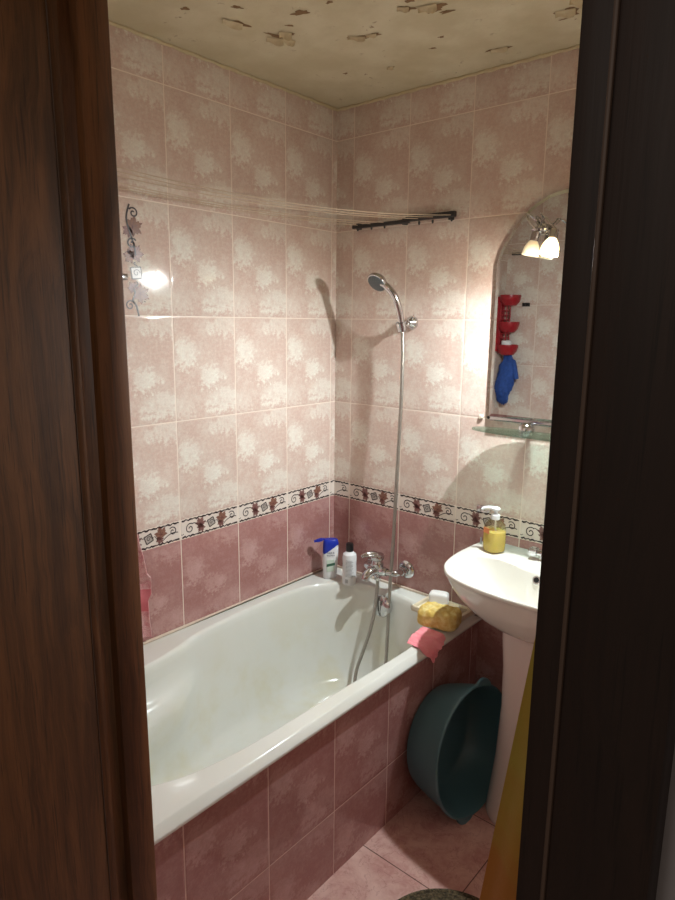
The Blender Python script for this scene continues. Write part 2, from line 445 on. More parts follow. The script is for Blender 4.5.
def leafprint(bm, cx, cy, r, rot, mapf, mleaf, mvein):
    tips = [0, .85, 1.75, 2.6]; ang = []
    pts = []
    for k, (a, rr) in enumerate([(0, 1.), (.16, .74), (.30, .80), (.52, .56), (.74, .76), (.95, .95), (1.1, .70), (1.3, .72), (1.5, .52), (1.75, .66), (1.95, .82), (2.2, .50), (2.7, .40)]):
        pts.append((a, rr))
    full = pts+[(-a, rr) for a, rr in reversed(pts) if a > 0]
    c = bm.verts.new(mapf(cx, cy)); vs = [bm.verts.new(mapf(cx+r*rr*cos(a+rot), cy+r*rr*sin(a+rot))) for a, rr in full]
    for i in range(len(vs)): bm.faces.new((c, vs[i], vs[(i+1) % len(vs)])).material_index = mleaf
    mf = lambda x, y: mapf(x, y, 1)
    for a, rr in ((0, .95), (.95, .88), (-.95, .88), (1.95, .72), (-1.95, .72)):
        strip(bm, [(cx+r*.04*i*rr/.4*cos(a+rot+.03*sin(i)), cy+r*.04*i*rr/.4*sin(a+rot)) for i in range(11)], lambda t: .0016*(1-t)+.0004, mf, mvein)
    ring = [(cx+r*rr*cos(a+rot), cy+r*rr*sin(a+rot)) for a, rr in full]; ring.append(ring[0])
    strip(bm, ring, .0009, mf, mvein)
def diamond(bm, cx, cy, s, rot, mapf, mink, mfill):
    q = [(cx+s*cos(rot+pi/4+pi/2*k), cy+s*sin(rot+pi/4+pi/2*k)) for k in range(4)]
    vs = [bm.verts.new(mapf(*p)) for p in q]; bm.faces.new(vs).material_index = mfill
    mf = lambda x, y: mapf(x, y, 1)
    for k in range(4): strip(bm, [q[k], q[(k+1) % 4]], .0034, mf, mink)
    strip(bm, curl(cx, cy, s*.5, 0, 1.2), .0020, mf, mink)
def motif(bm, mapf, u0, u1, ph=0):
    """one printed border tile, local u 0..0.25, v 0..0.0658; clipped to [u0,u1]"""
    def inr(u): return u0 <= u <= u1
    def cl(p): return [q for q in p if inr(q[0])]
    def st(p, w, mat):
        p = cl(p)
        if len(p) > 2: strip(bm, p, w, mapf, mat)
    N = 46
    st([(.25*i/N, .0615+.0016*sin(i*1.9)+.001*sin(i*5.1)) for i in range(N+1)], lambda t: .0052+.0016*sin(t*55), 0)
    st([(.25*i/N, .0045+.0016*sin(i*2.3+1)+.001*sin(i*4.4)) for i in range(N+1)], lambda t: .0052+.0016*sin(t*47), 0)
    if inr(.03) and inr(.055): st(curl(.038, .030, .0185, .9, 1.35), .0036, 0); st(curl(.038, .030, .017, .9, .05)[:3], .002, 0)
    st([(.0+.012*i/6, .018-.004*sin(i/2)) for i in range(7)], .002, 0)
    st([(.046+.035*i/12, .045-.025*(i/12)+.010*sin(i/12*pi)) for i in range(13)], .0030, 0)
    if inr(.062) and inr(.105): leafprint(bm, .080, .038, .025, 1.0, mapf, 1, 2); leafprint(bm, .086, .026, .022, 4.0, mapf, 1, 2)
    if inr(.108) and inr(.150):
        diamond(bm, .128, .033, .0185, .35, mapf, 0, 4)
        st([(.098+.016*i/8, .040+.004*sin(i)) for i in range(9)], .0018, 0)
        st([(.143+.018*i/8, .030+.006*sin(i*.6)) for i in range(9)], .0018, 0)
    if inr(.150) and inr(.205): leafprint(bm, .175, .036, .029, 1.9, mapf, 3, 2); leafprint(bm, .170, .022, .018, 4.4, mapf, 1, 2)
    if inr(.2) and inr(.24): st(curl(.219, .037, .0155, 2.4, 1.3, -1), .0034, 0)
    st([(.18+.06*i/14, .014+.010*sin(i/14*pi*.9)+.012*(i/14)) for i in range(15)], .0030, 0)
PM = [M['ink'], M['leaf'], M['vein'], M['leaf_orange'], M['sq_print']]
def border(name, off, k0, k1, mapper, umin, umax):
    bm = bmesh.new()
    for k in range(k0, k1):
        base = off+k*W
        motif(bm, lambda u, v, l=0, b=base: mapper(b+u, ZB0+v, l), max(.002, umin-base), min(.248, umax-base))
    me = struct(name, bm, PM, smooth=False)
border('trim_left', -.0282, -6, 1, lambda u, z, l=0: Vector((.0004+.0003*l, u, z)), -1.49, -.001)
border('trim_back', .0844, -1, 7, lambda u, z, l=0: Vector((u, -.0004-.0003*l, z)), .001, 1.7)

# decorative tile with vertical vine on the left wall
bm = bmesh.new()
YC = -.908
def dm(a, b, l=0): return Vector((.0004+.0003*l, YC+a, 1.738+b*.955))
def dst(p, w=.0055): strip(bm, p, w, lambda x, y: dm(x, y, 2), 0)
dst(spline([(-.004, .148, 0), (-.013, .12, 0), (-.014, .095, 0), (-.004, .06, 0), (.006, .03, 0), (.010, .0, 0)], 6)); dst(curl(.008, .124, .016, 2.6, 1.3, -1), .0048)
leafprint(bm, .004, .083, .036, .4, dm, 3, 2); leafprint(bm, -.008, .072, .024, 3.7, dm, 1, 2)
dst(curl(-.001, .034, .017, .6, 1.3, 1), .0048)
leafprint(bm, .006, .003, .034, 1.0, dm, 1, 2); leafprint(bm, -.006, -.004, .026, 2.9, dm, 3, 2)
dst([(.008-.006*sin(i*.9), -.02-.012*i/5) for i in range(6)], .0034)
diamond(bm, .010, -.052, .024, .12, dm, 0, 4)
dst([(.008+.005*sin(i*.9), -.078-.016*i/5) for i in range(6)], .0034)
leafprint(bm, .018, -.112, .036, -.5, dm, 3, 2); leafprint(bm, -.002, -.098, .022, 2.2, dm, 1, 2)
dst([(-.002+.004*sin(i*.7), -.10-.04*i/8) for i in range(9)], .0048)
dst(curl(-.016, -.150, .016, .4, 1.35, 1), .0038)
dst(spline([(-.006, -.138, 0), (.004, -.15, 0), (.008, -.165, 0), (.011, -.182, 0)], 6)); dst([(.03+.002*i, -.135-.001*i) for i in range(4)], .003)
dv = tag(finish('vine_decoration', bm, [M['ink'], M['leaf'], M['vein'], plain('deco_leaf', (140, 88, 56), .35, nscale=150, var=.25), M['sq_print']], smooth=False, origin=(.0, YC, 1.55)), 'brown vine and leaf ornament running down the upper left wall tiles', 'wall decoration')

# sealing bead round the tub
bm = bmesh.new()
TZ = .5246
box(bm, .0005, .011, -1.499, -.0005, TZ, TZ+.009, .003); box(bm, .011, .712, -.010, -.0005, TZ, TZ+.009, .003)
struct('trim_bath', bm, M['seal'])
# apron wall
bm = bmesh.new(); box(bm, .672, .700, -1.499, -.001, 0, .499); struct('wall_apron', bm, M['tile_apron'], smooth=False)

# ------------------------------------------------------------------ door and frame
bm = bmesh.new()
box(bm, .855, .9035, -1.545, -1.4995, 0, 2.05, .003)                 # left jamb stop
box(bm, .855, .887, -1.60, -1.54, 0, 2.05, .002, mat=0)            # rebate behind the leaf
box(bm, .855, 1.605, -1.60, -1.4995, 2.012, 2.062, .003)            # head
box(bm, 1.573, 1.605, -1.60, -1.4995, 0, 2.03, .003, mat=1)         # right jamb
box(bm, 1.5725, 1.597, -1.616, -1.5995, 0, 2.05, .002, mat=1)        # casing, stepped
box(bm, 1.5965, 1.6605, -1.626, -1.5995, 0, 2.06, .003, mat=1)
box(bm, 1.5945, 1.5975, -1.6275, -1.614, 0, 2.05, .001, mat=2)
box(bm, .80, 1.66, -1.624, -1.601, 2.04, 2.12, .003, mat=1)
for v in bm.verts:                                                 # the old frame leans a little
    if v.co.x < .93 and v.co.z < 2.01: v.co.x += -.0045+(2.0-v.co.z)*.0085
struct('trim_door', bm, [M['frame_wood'], M['casing_wood'], M['edge_band']])
bm = bmesh.new()
box(bm, .858, .897, -2.24, -1.5775, .008, 2.0, .002)
box(bm, .8575, .8975, -1.5775, -1.5630, .008, 2.0, .003)
for v in bm.verts: v.co.x += -.0045+(2.0-v.co.z)*.0085
dl = struct('door_1', bm, M['door_wood'])
bm = bmesh.new(); box(bm, .8955, .8982, -1.5781, -1.5770, .010, 1.998, .0003)
for v in bm.verts: v.co.x += -.0045+(2.0-v.co.z)*.0085
finish('edge_strip', bm, M['edge_band'], dl)
bm = bmesh.new()
lathe(bm, [(.022, 0), (.022, .006), (.010, .010), (.010, .045)], (.897, -2.16, 1.0), (1, 0, 0), 20)
tube(bm, spline([(.94, -2.16, 1.0), (.948, -2.12, 1.0), (.945, -2.05, 1.0)], 6), .008, 10); finish('door_handle', bm, M['chrome'], dl)

# ------------------------------------------------------------------ bathtub
tub = thing('bathtub', 'long white acrylic bathtub built in along the left wall behind tiled apron', 'bathtub', (.36, -.75, 0))
inner = [(.355, -.073), (.45, -.080), (.55, -.122), (.628, -.222), (.652, -.36), (.652, -.5), (.642, -.73), (.638, -1.0), (.628, -1.13), (.603, -1.24),
         (.55, -1.33), (.46, -1.395), (.355, -1.415), (.25, -1.40), (.175, -1.33), (.14, -1.2), (.128, -1.0), (.108, -.88), (.077, -.77), (.062, -.6), (.059, -.38), (.08, -.234), (.164, -.118), (.25, -.080)]
NA = 144; CX, CY = .355, -.72
dense = spline([(x, y, 0) for x, y in inner], 40, True)
def rayrad(poly, a):
    d = Vector((cos(a), sin(a))); best = None
    for i in range(len(poly)):
        p = poly[i]; q = poly[(i+1) % len(poly)]
        ex, ey = q.x-p.x, q.y-p.y; px, py = p.x-CX, p.y-CY
        den = d.x*ey-d.y*ex
        if abs(den) < 1e-12: continue
        t = (px*ey-py*ex)/den; s = (px*d.y-py*d.x)/den
        if t > 0 and -1e-6 <= s <= 1+1e-6: best = t if best is None else max(best, t)
    return best
# angles by arc length of the inner outline
angs = []; stepn = len(dense)/NA
for i in range(NA):
    p = dense[int(i*stepn)]; angs.append(math.atan2(p.y-CY, p.x-CX))
X0, X1, Y0, Y1 = .001, .713, -1.498, -.001
corner_a = [math.atan2(y-CY, x-CX) for x in (X0, X1) for y in (Y0, Y1)]
for ca in corner_a:
    k = min(range(NA), key=lambda i: abs((angs[i]-ca+pi) % (2*pi)-pi)); angs[k] = ca
def rect_pt(a, inset, z):
    x0, x1, y0, y1 = X0+inset*.0, X1-inset, Y0+inset*.0, Y1-inset*.0
    dx, dy = cos(a), sin(a); t = 1e9
    if dx > 1e-9: t = min(t, (x1-CX)/dx)
    if dx < -1e-9: t = min(t, (x0-CX)/dx)
    if dy > 1e-9: t = min(t, (y1-CY)/dy)
    if dy < -1e-9: t = min(t, (y0-CY)/dy)
    return Vector((CX+dx*t, CY+dy*t, z))
rad = [rayrad(dense, a) for a in angs]
def floorpt(a):
    # superellipse floor outline
    cx, cy, ax, ay = .355, -.62, .185, .44
    th = math.atan2((CY+.0001-cy)+sin(a)*1e-6, 0) if False else a
    d = Vector((cos(a), sin(a)))
    lo, hi = 0, 1.
    for _ in range(30):
        m = (lo+hi)/2; x = CX+d.x*m-cx; y = CY+d.y*m-cy
        if abs(x/ax)**3+abs(y/ay)**3 > 1: hi = m
        else: lo = m
    return Vector((CX+d.x*lo, CY+d.y*lo, 0))
FZ = .135
rings = []
for ins, z in ((.010, .5005), (.001, .5005), (.0, .502), (.0, .5085), (.001, .511), (.017, .5215), (.0195, .5237), (.022, .5246), (.025, .5246)):
    rings.append([rect_pt(a, ins, z) for a in angs])
def rim(i, off, z):
    a = angs[i]; r = rad[i]+off; return Vector((CX+cos(a)*r, CY+sin(a)*r, z))
def keep(p, inset=.027):
    return Vector((min(max(p.x, X0+.006), X1-inset), min(max(p.y, Y0+.006), Y1-.004), p.z))
rings.append([keep(rim(i, .014, TZ)) for i in range(NA)])
rings.append([keep(rim(i, .010, TZ-.0003)) for i in range(NA)])
rings.append([rim(i, .005, TZ-.0045) for i in range(NA)])
rings.append([rim(i, 0., TZ-.012) for i in range(NA)])
fp = [floorpt(a) for a in angs]
zt = TZ-.012
def sm(x, a, b):
    t = min(max((x-a)/(b-a), 0), 1); return t*t*(3-2*t)
prof = [(.02, .05), (.05, .13), (.075, .2), (.095, .26), (.115, .32), (.14, .38), (.165, .45), (.20, .55), (.25, .66), (.32, .77), (.42, .87), (.55, .94), (.7, .98), (.86, .997), (1., 1.)]
for hfrac, vfrac in prof:
    ring = []
    for i in range(NA):
        p0 = rim(i, 0, 0); p1 = fp[i]; head = sm(-p0.y, 1.12, 1.40)
        # reclined head end: straight slope
        hh = hfrac*(1-head)+(vfrac**1.15*.93+.07*hfrac)*head
        side = sm(-p0.y, .78, 1.0)*(1-sm(-p0.y, 1.25, 1.38))*(1 if p0.x < .36 else .8)
        # arm rest ledge
        hh += side*.24*sm(vfrac, .24, .33)*(1-.5*sm(vfrac, .45, .9)) if vfrac < .999 else 0
        hh = min(hh, 1)
        p = p0.lerp(p1, hh); p.x += side*(.042 if p0.x < .36 else -.03)*sm(vfrac, .21, .30)*(1-sm(vfrac, .36, .9)); ring.append(Vector((p.x, p.y, zt+(FZ-zt)*vfrac)))
    rings.append(ring)
for k in (.66, .33):
    rings.append([Vector((CX+(p.x-CX)*k, CY+.1+(p.y-CY-.1)*k, FZ-.003*(1-k))) for p in fp])
bm = bmesh.new(); loft(bm, rings, True, False, True)
finish('tub_shell', bm, M['tub'], tub, angle=60)
bm = bmesh.new(); lathe(bm, [(.040, -.012), (.042, 0), (.041, .006), (.036, .010), (.012, .012), (.004, .0125)], (.337, -.098, .472), (0, -1, .25), 32)
ovp = finish('overflow_plate', bm, M['chrome'], tub)
bm = bmesh.new(); box(bm, .333, .339, -.1165, -.109, .450, .500, .001); finish('overflow_knob', bm, M['chrome'], ovp)
bm = bmesh.new(); lathe(bm, [(.034, 0), (.034, .003), (.028, .005), (.010, .004)], (.355, -.27, FZ-.002), (0, 0, 1), 28); finish('drain', bm, M['chrome'], tub)
# small worn chip on the rim, two short grooves (bath marks)
# ------------------------------------------------------------------ bath faucet
fa = thing('bath_faucet', 'chrome single lever bath mixer on the back wall above the tub', 'faucet', (.304, 0, .605))
for x in (.228, .380):
    bm = bmesh.new(); lathe(bm, [(.036, 0), (.036, .003), (.030, .010), (.018, .014), (.016, .014)], (x, 0, .605), (0, -1, 0), 32); finish('escutcheon', bm, M['chrome'], fa)
    bm = bmesh.new(); s = .028 if x > .3 else -.028
    tube(bm, spline([(x, -.012, .605), (x, -.045, .606), (x-s*.25, -.07, .607), (x-s*1.3, -.085, .608)], 6), .0125, 14)
    lathe(bm, [(.017, 0), (.018, .003), (.018, .016), (.016, .019)], (x, -.022, .605), (0, -1, 0), 6); finish('wall_connector', bm, M['chrome'], fa)
bm = bmesh.new()
tube(bm, [(.262, -.088, .610), (.276, -.088, .610), (.304, -.088, .610), (.332, -.088, .610), (.348, -.088, .610)], lambda t: .015+.006*sin(pi*t), 20)
lathe(bm, [(.018, -.02), (.021, -.012), (.023, 0), (.024, .022), (.021, .034), (.016, .04)], (.304, -.09, .614), (0, 0, 1), 26); finish('mixer_body', bm, M['chrome'], fa)
bm = bmesh.new()
tube(bm, spline([(.302, -.095, .608), (.300, -.114, .612), (.297, -.132, .608), (.293, -.148, .596), (.292, -.153, .582)], 8), lambda t: .019-.003*t, 16)
finish('spout', bm, M['chrome'], fa)
bm = bmesh.new()
lathe(bm, [(.017, 0), (.025, .002), (.027, .012), (.024, .019), (.012, .024), (.003, .025)], (.304, -.09, .654), (0, -.1, 1), 26)
tube(bm, spline([(.300, -.098, .674), (.293, -.114, .680), (.284, -.134, .680), (.274, -.152, .673)], 6), lambda t: .013-.007*t, 12)
tube(bm, spline([(.312, -.105, .672), (.300, -.125, .676), (.286, -.142, .676), (.274, -.152, .673)], 6), lambda t: .006-.002*t, 12)
finish('lever_handle', bm, M['chrome'], fa)
bm = bmesh.new(); lathe(bm, [(.012, 0), (.013, .002), (.013, .016), (.010, .02)], (.312, -.098, .574), (0, 0, 1), 6)
finish('hose_outlet', bm, M['chrome'], fa)

# hand shower and hose
hs = thing('hand_shower', 'chrome hand shower with grey head and long metal hose above the tub', 'shower', (.358, -.07, 1.55))
ho = (.355, -.066, 1.545)
bm = bmesh.new()
hp = spline([(.362, -.052, 1.522), (.3635, -.060, 1.55), (.362, -.076, 1.60), (.352, -.092, 1.645), (.330, -.106, 1.677), (.306, -.112, 1.692)], 8)
tube(bm, hp, lambda t: .0085+.004*sin(t*pi*.9)+.001*t, 16); finish('shower_handle', bm, M['chrome'], hs)
hd = Vector((-.06, -.74, -.67)).normalized()
hc = Vector((.293, -.112, 1.696))
bm = bmesh.new(); lathe(bm, [(.010, -.020), (.026, -.014), (.036, -.004), (.039, .004), (.037, .010), (.034, .011)], hc, hd, 32, cap1=False); sh = finish('shower_head', bm, M['chrome'], hs)
M['head_face'] = plain('spray_face', (96, 106, 110), .4)
bm = bmesh.new(); lathe(bm, [(.0345, 0), (.034, .003), (.030, .0045), (.005, .005)], hc+hd*.0085, hd, 32)
for rr, nn in ((.012, 6), (.021, 12), (.028, 18)):
    u, w = frame(hd)
    for k in range(nn):
        a = 2*pi*k/nn; sphere(bm, hc+hd*.0135+(u*cos(a)+w*sin(a))*rr, .0013, n=6)
finish('spray_face', bm, M['head_face'], sh)
hose = [(.312, -.098, .574), (.312, -.100, .54), (.322, -.125, .46), (.322, -.155, .38), (.304, -.17, .30), (.288, -.19, .22), (.305, -.22, .162), (.35, -.25, .147), (.40, -.25, .150),
        (.412, -.20, .18), (.390, -.140, .26), (.376, -.112, .38), (.364, -.088, .55), (.363, -.072, .75), (.364, -.062, 1.0), (.367, -.054, 1.25), (.366, -.050, 1.42), (.363, -.051, 1.522)]
bm = bmesh.new(); tube(bm, spline(hose, 14), .0068, 12); finish('hose', bm, M['hose'], hs)
# wall holder
wh = thing('shower_holder', 'small chrome bracket on the back wall holding the hand shower', 'shower bracket', (.372, 0, 1.55))
bm = bmesh.new(); lathe(bm, [(.024, 0), (.025, .004), (.022, .014), (.014, .022), (.010, .03)], (.372, 0, 1.553), (-.06, -1, 0), 28); finish('wall_plate', bm, M['chrome'], wh)
bm = bmesh.new()
rg = []
for zz, r1 in ((-.017, .0135), (.017, .0165)):
    rg.append((zz, r1))
u0_ = Vector((0.0, -.35, .94)).normalized(); fu_, fw_ = frame(u0_)
ctr = Vector((.361, -.056, 1.54))
def hring(r, h, a0=.5, a1=2*pi-.5, n=20):
    return [ctr+u0_*h+(fu_*cos(a0+(a1-a0)*i/n)+fw_*sin(a0+(a1-a0)*i/n))*r for i in range(n+1)]
loft(bm, [hring(.0125, -.017), hring(.0165, -.016), hring(.0185, .016), hring(.0145, .017), hring(.0125, -.017)], closed=False)
tube(bm, [(.371, -.02, 1.551), (.368, -.036, 1.546), (.366, -.041, 1.543)], .009, 12)
finish('holder_cradle', bm, M['chrome'], wh)
bm = bmesh.new(); tube(bm, [(.380, -.022, 1.556), (.395, -.032, 1.572), (.398, -.034, 1.582)], .0022, 8); finish('tightening_lever', bm, M['chrome'], wh)

# ------------------------------------------------------------------ bottles on the tub corner
def outline_bottle(bm, secs, cx, cy, rot, n=28, mat=0, p=2.6):
    rings = []
    for z, hx, hy, ox in secs:
        r = []
        for i in range(n):
            a = 2*pi*i/n; c, s = cos(a), sin(a)
            x = hx*abs(c)**(2/p)*(1 if c > 0 else -1)+ox; y = hy*abs(s)**(2/p)*(1 if s > 0 else -1)
            r.append(Vector((cx+x*cos(rot)-y*sin(rot), cy+x*sin(rot)+y*cos(rot), z)))
        rings.append(r)
    loft(bm, rings, True, True, True, mat)
# blue-capped shampoo
bx, by, br = .081, -.116, .80
b0 = TZ-.001
sb = thing('shampoo_bottle', 'white shampoo bottle with open blue flip cap in the tub corner', 'bottle', (bx, by, b0))
bm = bmesh.new()
outline_bottle(bm, [(b0, .024, .014, 0), (b0+.004, .027, .017, 0), (b0+.03, .029, .019, 0), (b0+.07, .031, .020, .001), (b0+.10, .032, .020, .002), (b0+.13, .0315, .0195, .003), (b0+.146, .030, .018, .003)], bx, by, br)
bottle = finish('bottle_body', bm, M['white_plastic'], sb)
bm = bmesh.new()
outline_bottle(bm, [(b0+.125, .0325, .0205, .003), (b0+.145, .0320, .020, .003), (b0+.163, .029, .018, .003), (b0+.167, .025, .015, .003)], bx, by, br)
# slanted lower edge of the cap: move lower ring
bm.verts.ensure_lookup_table()
for v in bm.verts:
    if v.co.z < b0+.127:
        lx = (v.co.x-bx)*cos(br)+(v.co.y-by)*sin(br); v.co.z += .022*(lx/.03)
cap = finish('cap', bm, M['blue_plastic'], sb)
bm = bmesh.new()
def loc(lx, ly, z): return Vector((bx+lx*cos(br)-ly*sin(br), by+lx*sin(br)+ly*cos(br), z))
t = bmesh.new(); bmesh.ops.create_cube(t, size=1)
bmesh.ops.bevel(t, geom=list(t.edges), offset=.25, segments=3, affect='EDGES')
merge(bm, t, 0, Matrix.Translation(loc(-.043, 0, b0+.163)) @ Matrix.Rotation(br, 4, 'Z') @ Matrix.Rotation(-.25, 4, 'Y') @ Matrix.Diagonal((.044, .028, .010, 1)))
finish('flip_lid', bm, M['blue_plastic'], cap)
def text(parent, body, size, pos, rotm, mat, name='lettering'):
    cu = bpy.data.curves.new('txt', 'FONT'); cu.body = body; cu.size = size; cu.align_x = 'CENTER'; cu.extrude = .00015
    ob = bpy.data.objects.new('txt', cu); COL.objects.link(ob)
    bpy.context.view_layer.update()
    me = bpy.data.meshes.new_from_object(ob.evaluated_get(bpy.context.evaluated_depsgraph_get()))
    bpy.data.objects.remove(ob); me.name = name
    me.transform(Matrix.Translation(Vector(pos)-parent_origin(parent)) @ rotm)
    me.materials.clear(); me.materials.append(mat)
    o = bpy.data.objects.new(name, me); COL.objects.link(o); o.parent = parent
    return o
def parent_origin(p):
    v = Vector(p.location)
    while p.parent: p = p.parent; v += p.location
    return v
# child-of-child meshes: finish() only subtracts the direct parent's location, whose own location is 0 -> fix below
FR = Matrix.Rotation(br, 4, 'Z') @ Matrix.Rotation(pi/2, 4, 'X')
def fz(z): return loc(.002, -.0212, z)
def lab(nm, lx0, lx1, z0, z1, mat, par, slant=0, c=(bx, by, br), d=.0208, thk=.0004):
    bm = bmesh.new(); n = 8; g = []
    for i in range(n+1):
        x = lx0+(lx1-lx0)*i/n
        dd = d
        g.append([x, dd])
    vs = []
    for x, dd in g:
        P = lambda z, e: Vector((c[0]+x*cos(c[2])+(dd+e)*sin(c[2]), c[1]+x*sin(c[2])-(dd+e)*cos(c[2]), z+slant*x))
        vs.append([bm.verts.new(P(z0, 0)), bm.verts.new(P(z1, 0)), bm.verts.new(P(z1, -.002)), bm.verts.new(P(z0, -.002))])
    for a, b in zip(vs, vs[1:]):
        for k in range(4): bm.faces.new((a[k], b[k], b[(k+1) % 4], a[(k+1) % 4]))
    return finish(nm, bm, mat, par, smooth=False)
lab('label', -.014, .016, b0+.035, b0+.085, M['pale_green'], sb, .1)
lab('green_band', -.015, .019, b0+.058, b0+.069, M['green_print'], sb, .22, d=.0212)
text(sb, 'head &', .0105, fz(b0+.112), FR, M['navy_print']); text(sb, 'shoulders', .0085, fz(b0+.101), FR, M['navy_print'])

# white bottle with black cap
cx2, cy2 = .178, -.108
wb = thing('white_bottle', 'plain white round bottle with black cap beside the blue capped bottle', 'bottle', (cx2, cy2, b0))
bm = bmesh.new(); lathe(bm, [(.024, 0), (.0275, .003), (.0285, .01), (.0278, .035), (.0285, .06), (.0275, .085), (.0286, .112), (.0265, .126), (.018, .133), (.0135, .136), (.0135, .14)], (cx2, cy2, b0), n=32)
finish('bottle_body', bm, M['white_plastic'], wb)
bm = bmesh.new(); lathe(bm, [(.0145, 0), (.0152, .001), (.0148, .028), (.0135, .032), (.006, .033)], (cx2, cy2, b0+.1375), n=24); finish('cap', bm, M['black_plastic'], wb)
dirc = Vector((1.7335-cx2, -2.01-cy2, 0)).normalized(); base_a = math.atan2(dirc.y, dirc.x)
bm = bmesh.new()
def curved(bm, a0, a1, z0, z1, r, n=5):
    vs = []
    for i in range(n+1):
        a = base_a+a0+(a1-a0)*i/n
        vs.append([bm.verts.new((cx2+r*cos(a), cy2+r*sin(a), b0+z)) for z in (z0, z1)])
    for p, q in zip(vs, vs[1:]): bm.faces.new((p[0], q[0], q[1], p[1]))
for k in range(13):
    z = .104-.0055*k; curved(bm, -.55, .45+.15*sin(k*2.3), z, z+.0018, .0291)
for k in range(10): curved(bm, -.62+.045*k, -.62+.045*k+.02+.012*(k % 3 == 0), .012, .028, .0291, 1)
finish('printed_text', bm, M['grey_print'], wb, smooth=False)

# ------------------------------------------------------------------ clothes drying lines
dr = thing('wall_clothes_line', 'dark bar drying rack on the back wall with lines stretched towards the door', 'clothes line', (.32, 0, 1.90))
bm = bmesh.new(); box(bm, .345, .545, -.030, -.014, 1.903, 1.922, .003); box(bm, .100, .36, -.028, -.016, 1.898, 1.912, .003)
for x in (.12, .33, .52): box(bm, x-.008, x+.008, -.017, 0., 1.896, 1.918, .002)
finish('rail', bm, M['dark_metal'], dr)
for k, x in enumerate((.125, .19, .25, .40, .455, .53)):
    bm = bmesh.new(); lathe(bm, [(.0025, 0), (.004, .001), (.004, .007), (.0025, .012)], (x, -.022, 1.901), (0, 0, -1), 10); finish('knob', bm, M['dark_metal'], dr)
bm = bmesh.new(); box(bm, .03, .30, -1.499, -1.484, 1.925, 1.94, .003); finish('rail', bm, M['dark_metal'], dr)
for k, (xa, xb) in enumerate(((.13, .07), (.19, .105), (.25, .14), (.40, .19), (.46, .24), (.53, .28))):
    bm = bmesh.new()
    pts = []
    for i in range(25):
        s = i/24; pts.append((xa+(xb-xa)*s, -.030-1.456*s, 1.909+.022*s-.028*4*s*(1-s)*(1+.15*k)))
    tube(bm, pts, .0012, 6); finish('line', bm, M['line'], dr)

# ------------------------------------------------------------------ mirror
mi = thing('wall_mirror', 'tall frameless mirror with arched top hanging on the back wall above glass shelf', 'mirror', (.96, 0, 1.245))
mo = [(.703, 1.245), (.703, 1.70), (.703, 1.745), (.715, 1.785), (.745, 1.835), (.775, 1.877), (.82, 1.915), (.865, 1.938), (.91, 1.947), (.96, 1.948)]
half = mo; full = half+[(1.92-x, z) for x, z in reversed(half[:-1])]
def inset_poly(pts, d):
    n = len(pts); out = []
    for i in range(n):
        p = Vector(pts[i]); a = (p-Vector(pts[i-1])).normalized(); b = (Vector(pts[(i+1) % n])-p).normalized()
        na, nb = Vector((a.y, -a.x)), Vector((b.y, -b.x)); m = (na+nb).normalized(); out.append(p+m*d/max(m.dot(na), .3))
    return out
bm = bmesh.new()
y1, y2 = -.012, -.0165
o0 = [Vector(p) for p in full]; o1 = inset_poly(full, .010)
Ra = [Vector((p.x, y1, p.y)) for p in o0]; Rb = [Vector((p.x, y2+.0012, p.y)) for p in o0]; Rc = [Vector((p.x, y2, p.y)) for p in o1]
va = [[bm.verts.new(p) for p in r] for r in (Ra, Rb, Rc)]; n = len(Ra)
for a, b, mt in ((0, 1, 1), (1, 2, 0)):
    for i in range(n):
        j = (i+1) % n; bm.faces.new((va[a][i], va[a][j], va[b][j], va[b][i])).material_index = mt
bm.faces.new(va[2]).material_index = 0; bm.faces.new(list(reversed(va[0]))).material_index = 2
finish('mirror_glass', bm, [M['mirror'], M['mirror_edge'], M['mirror_back']], mi, smooth=False)
for x, z in ((.76, 1.30), (1.16, 1.30), (.80, 1.80), (1.12, 1.80)):
    bm = bmesh.new(); lathe(bm, [(.012, 0), (.012, .0125)], (x, 0, z), (0, -1, 0), 16); finish('spacer', bm, M['mirror_back'], mi)
bm = bmesh.new(); box(bm, .71, 1.21, -.020, -.001, 1.232, 1.2455, .002); finish('bottom_ledge', bm, M['chrome'], mi)
bm = bmesh.new(); lathe(bm, [(.004, 0), (.0055, .002), (.004, .004)], (.695, 0, 1.238), (0, -1, 0), 12)
tag(finish('wall_screw', bm, M['dark_metal'], origin=(.695, 0, 1.238)), 'small dark screw in the wall by the lower left mirror corner', 'screw')
bm = bmesh.new(); lathe(bm, [(.008, 0), (.009, .004), (.005, .008)], (.668, 0, 1.238), (0, -1, 0), 12)
tag(finish('round_plug', bm, M['seal'], origin=(.668, 0, 1.238)), 'small pale cap on the tile joint left of the mirror corner', 'cap')

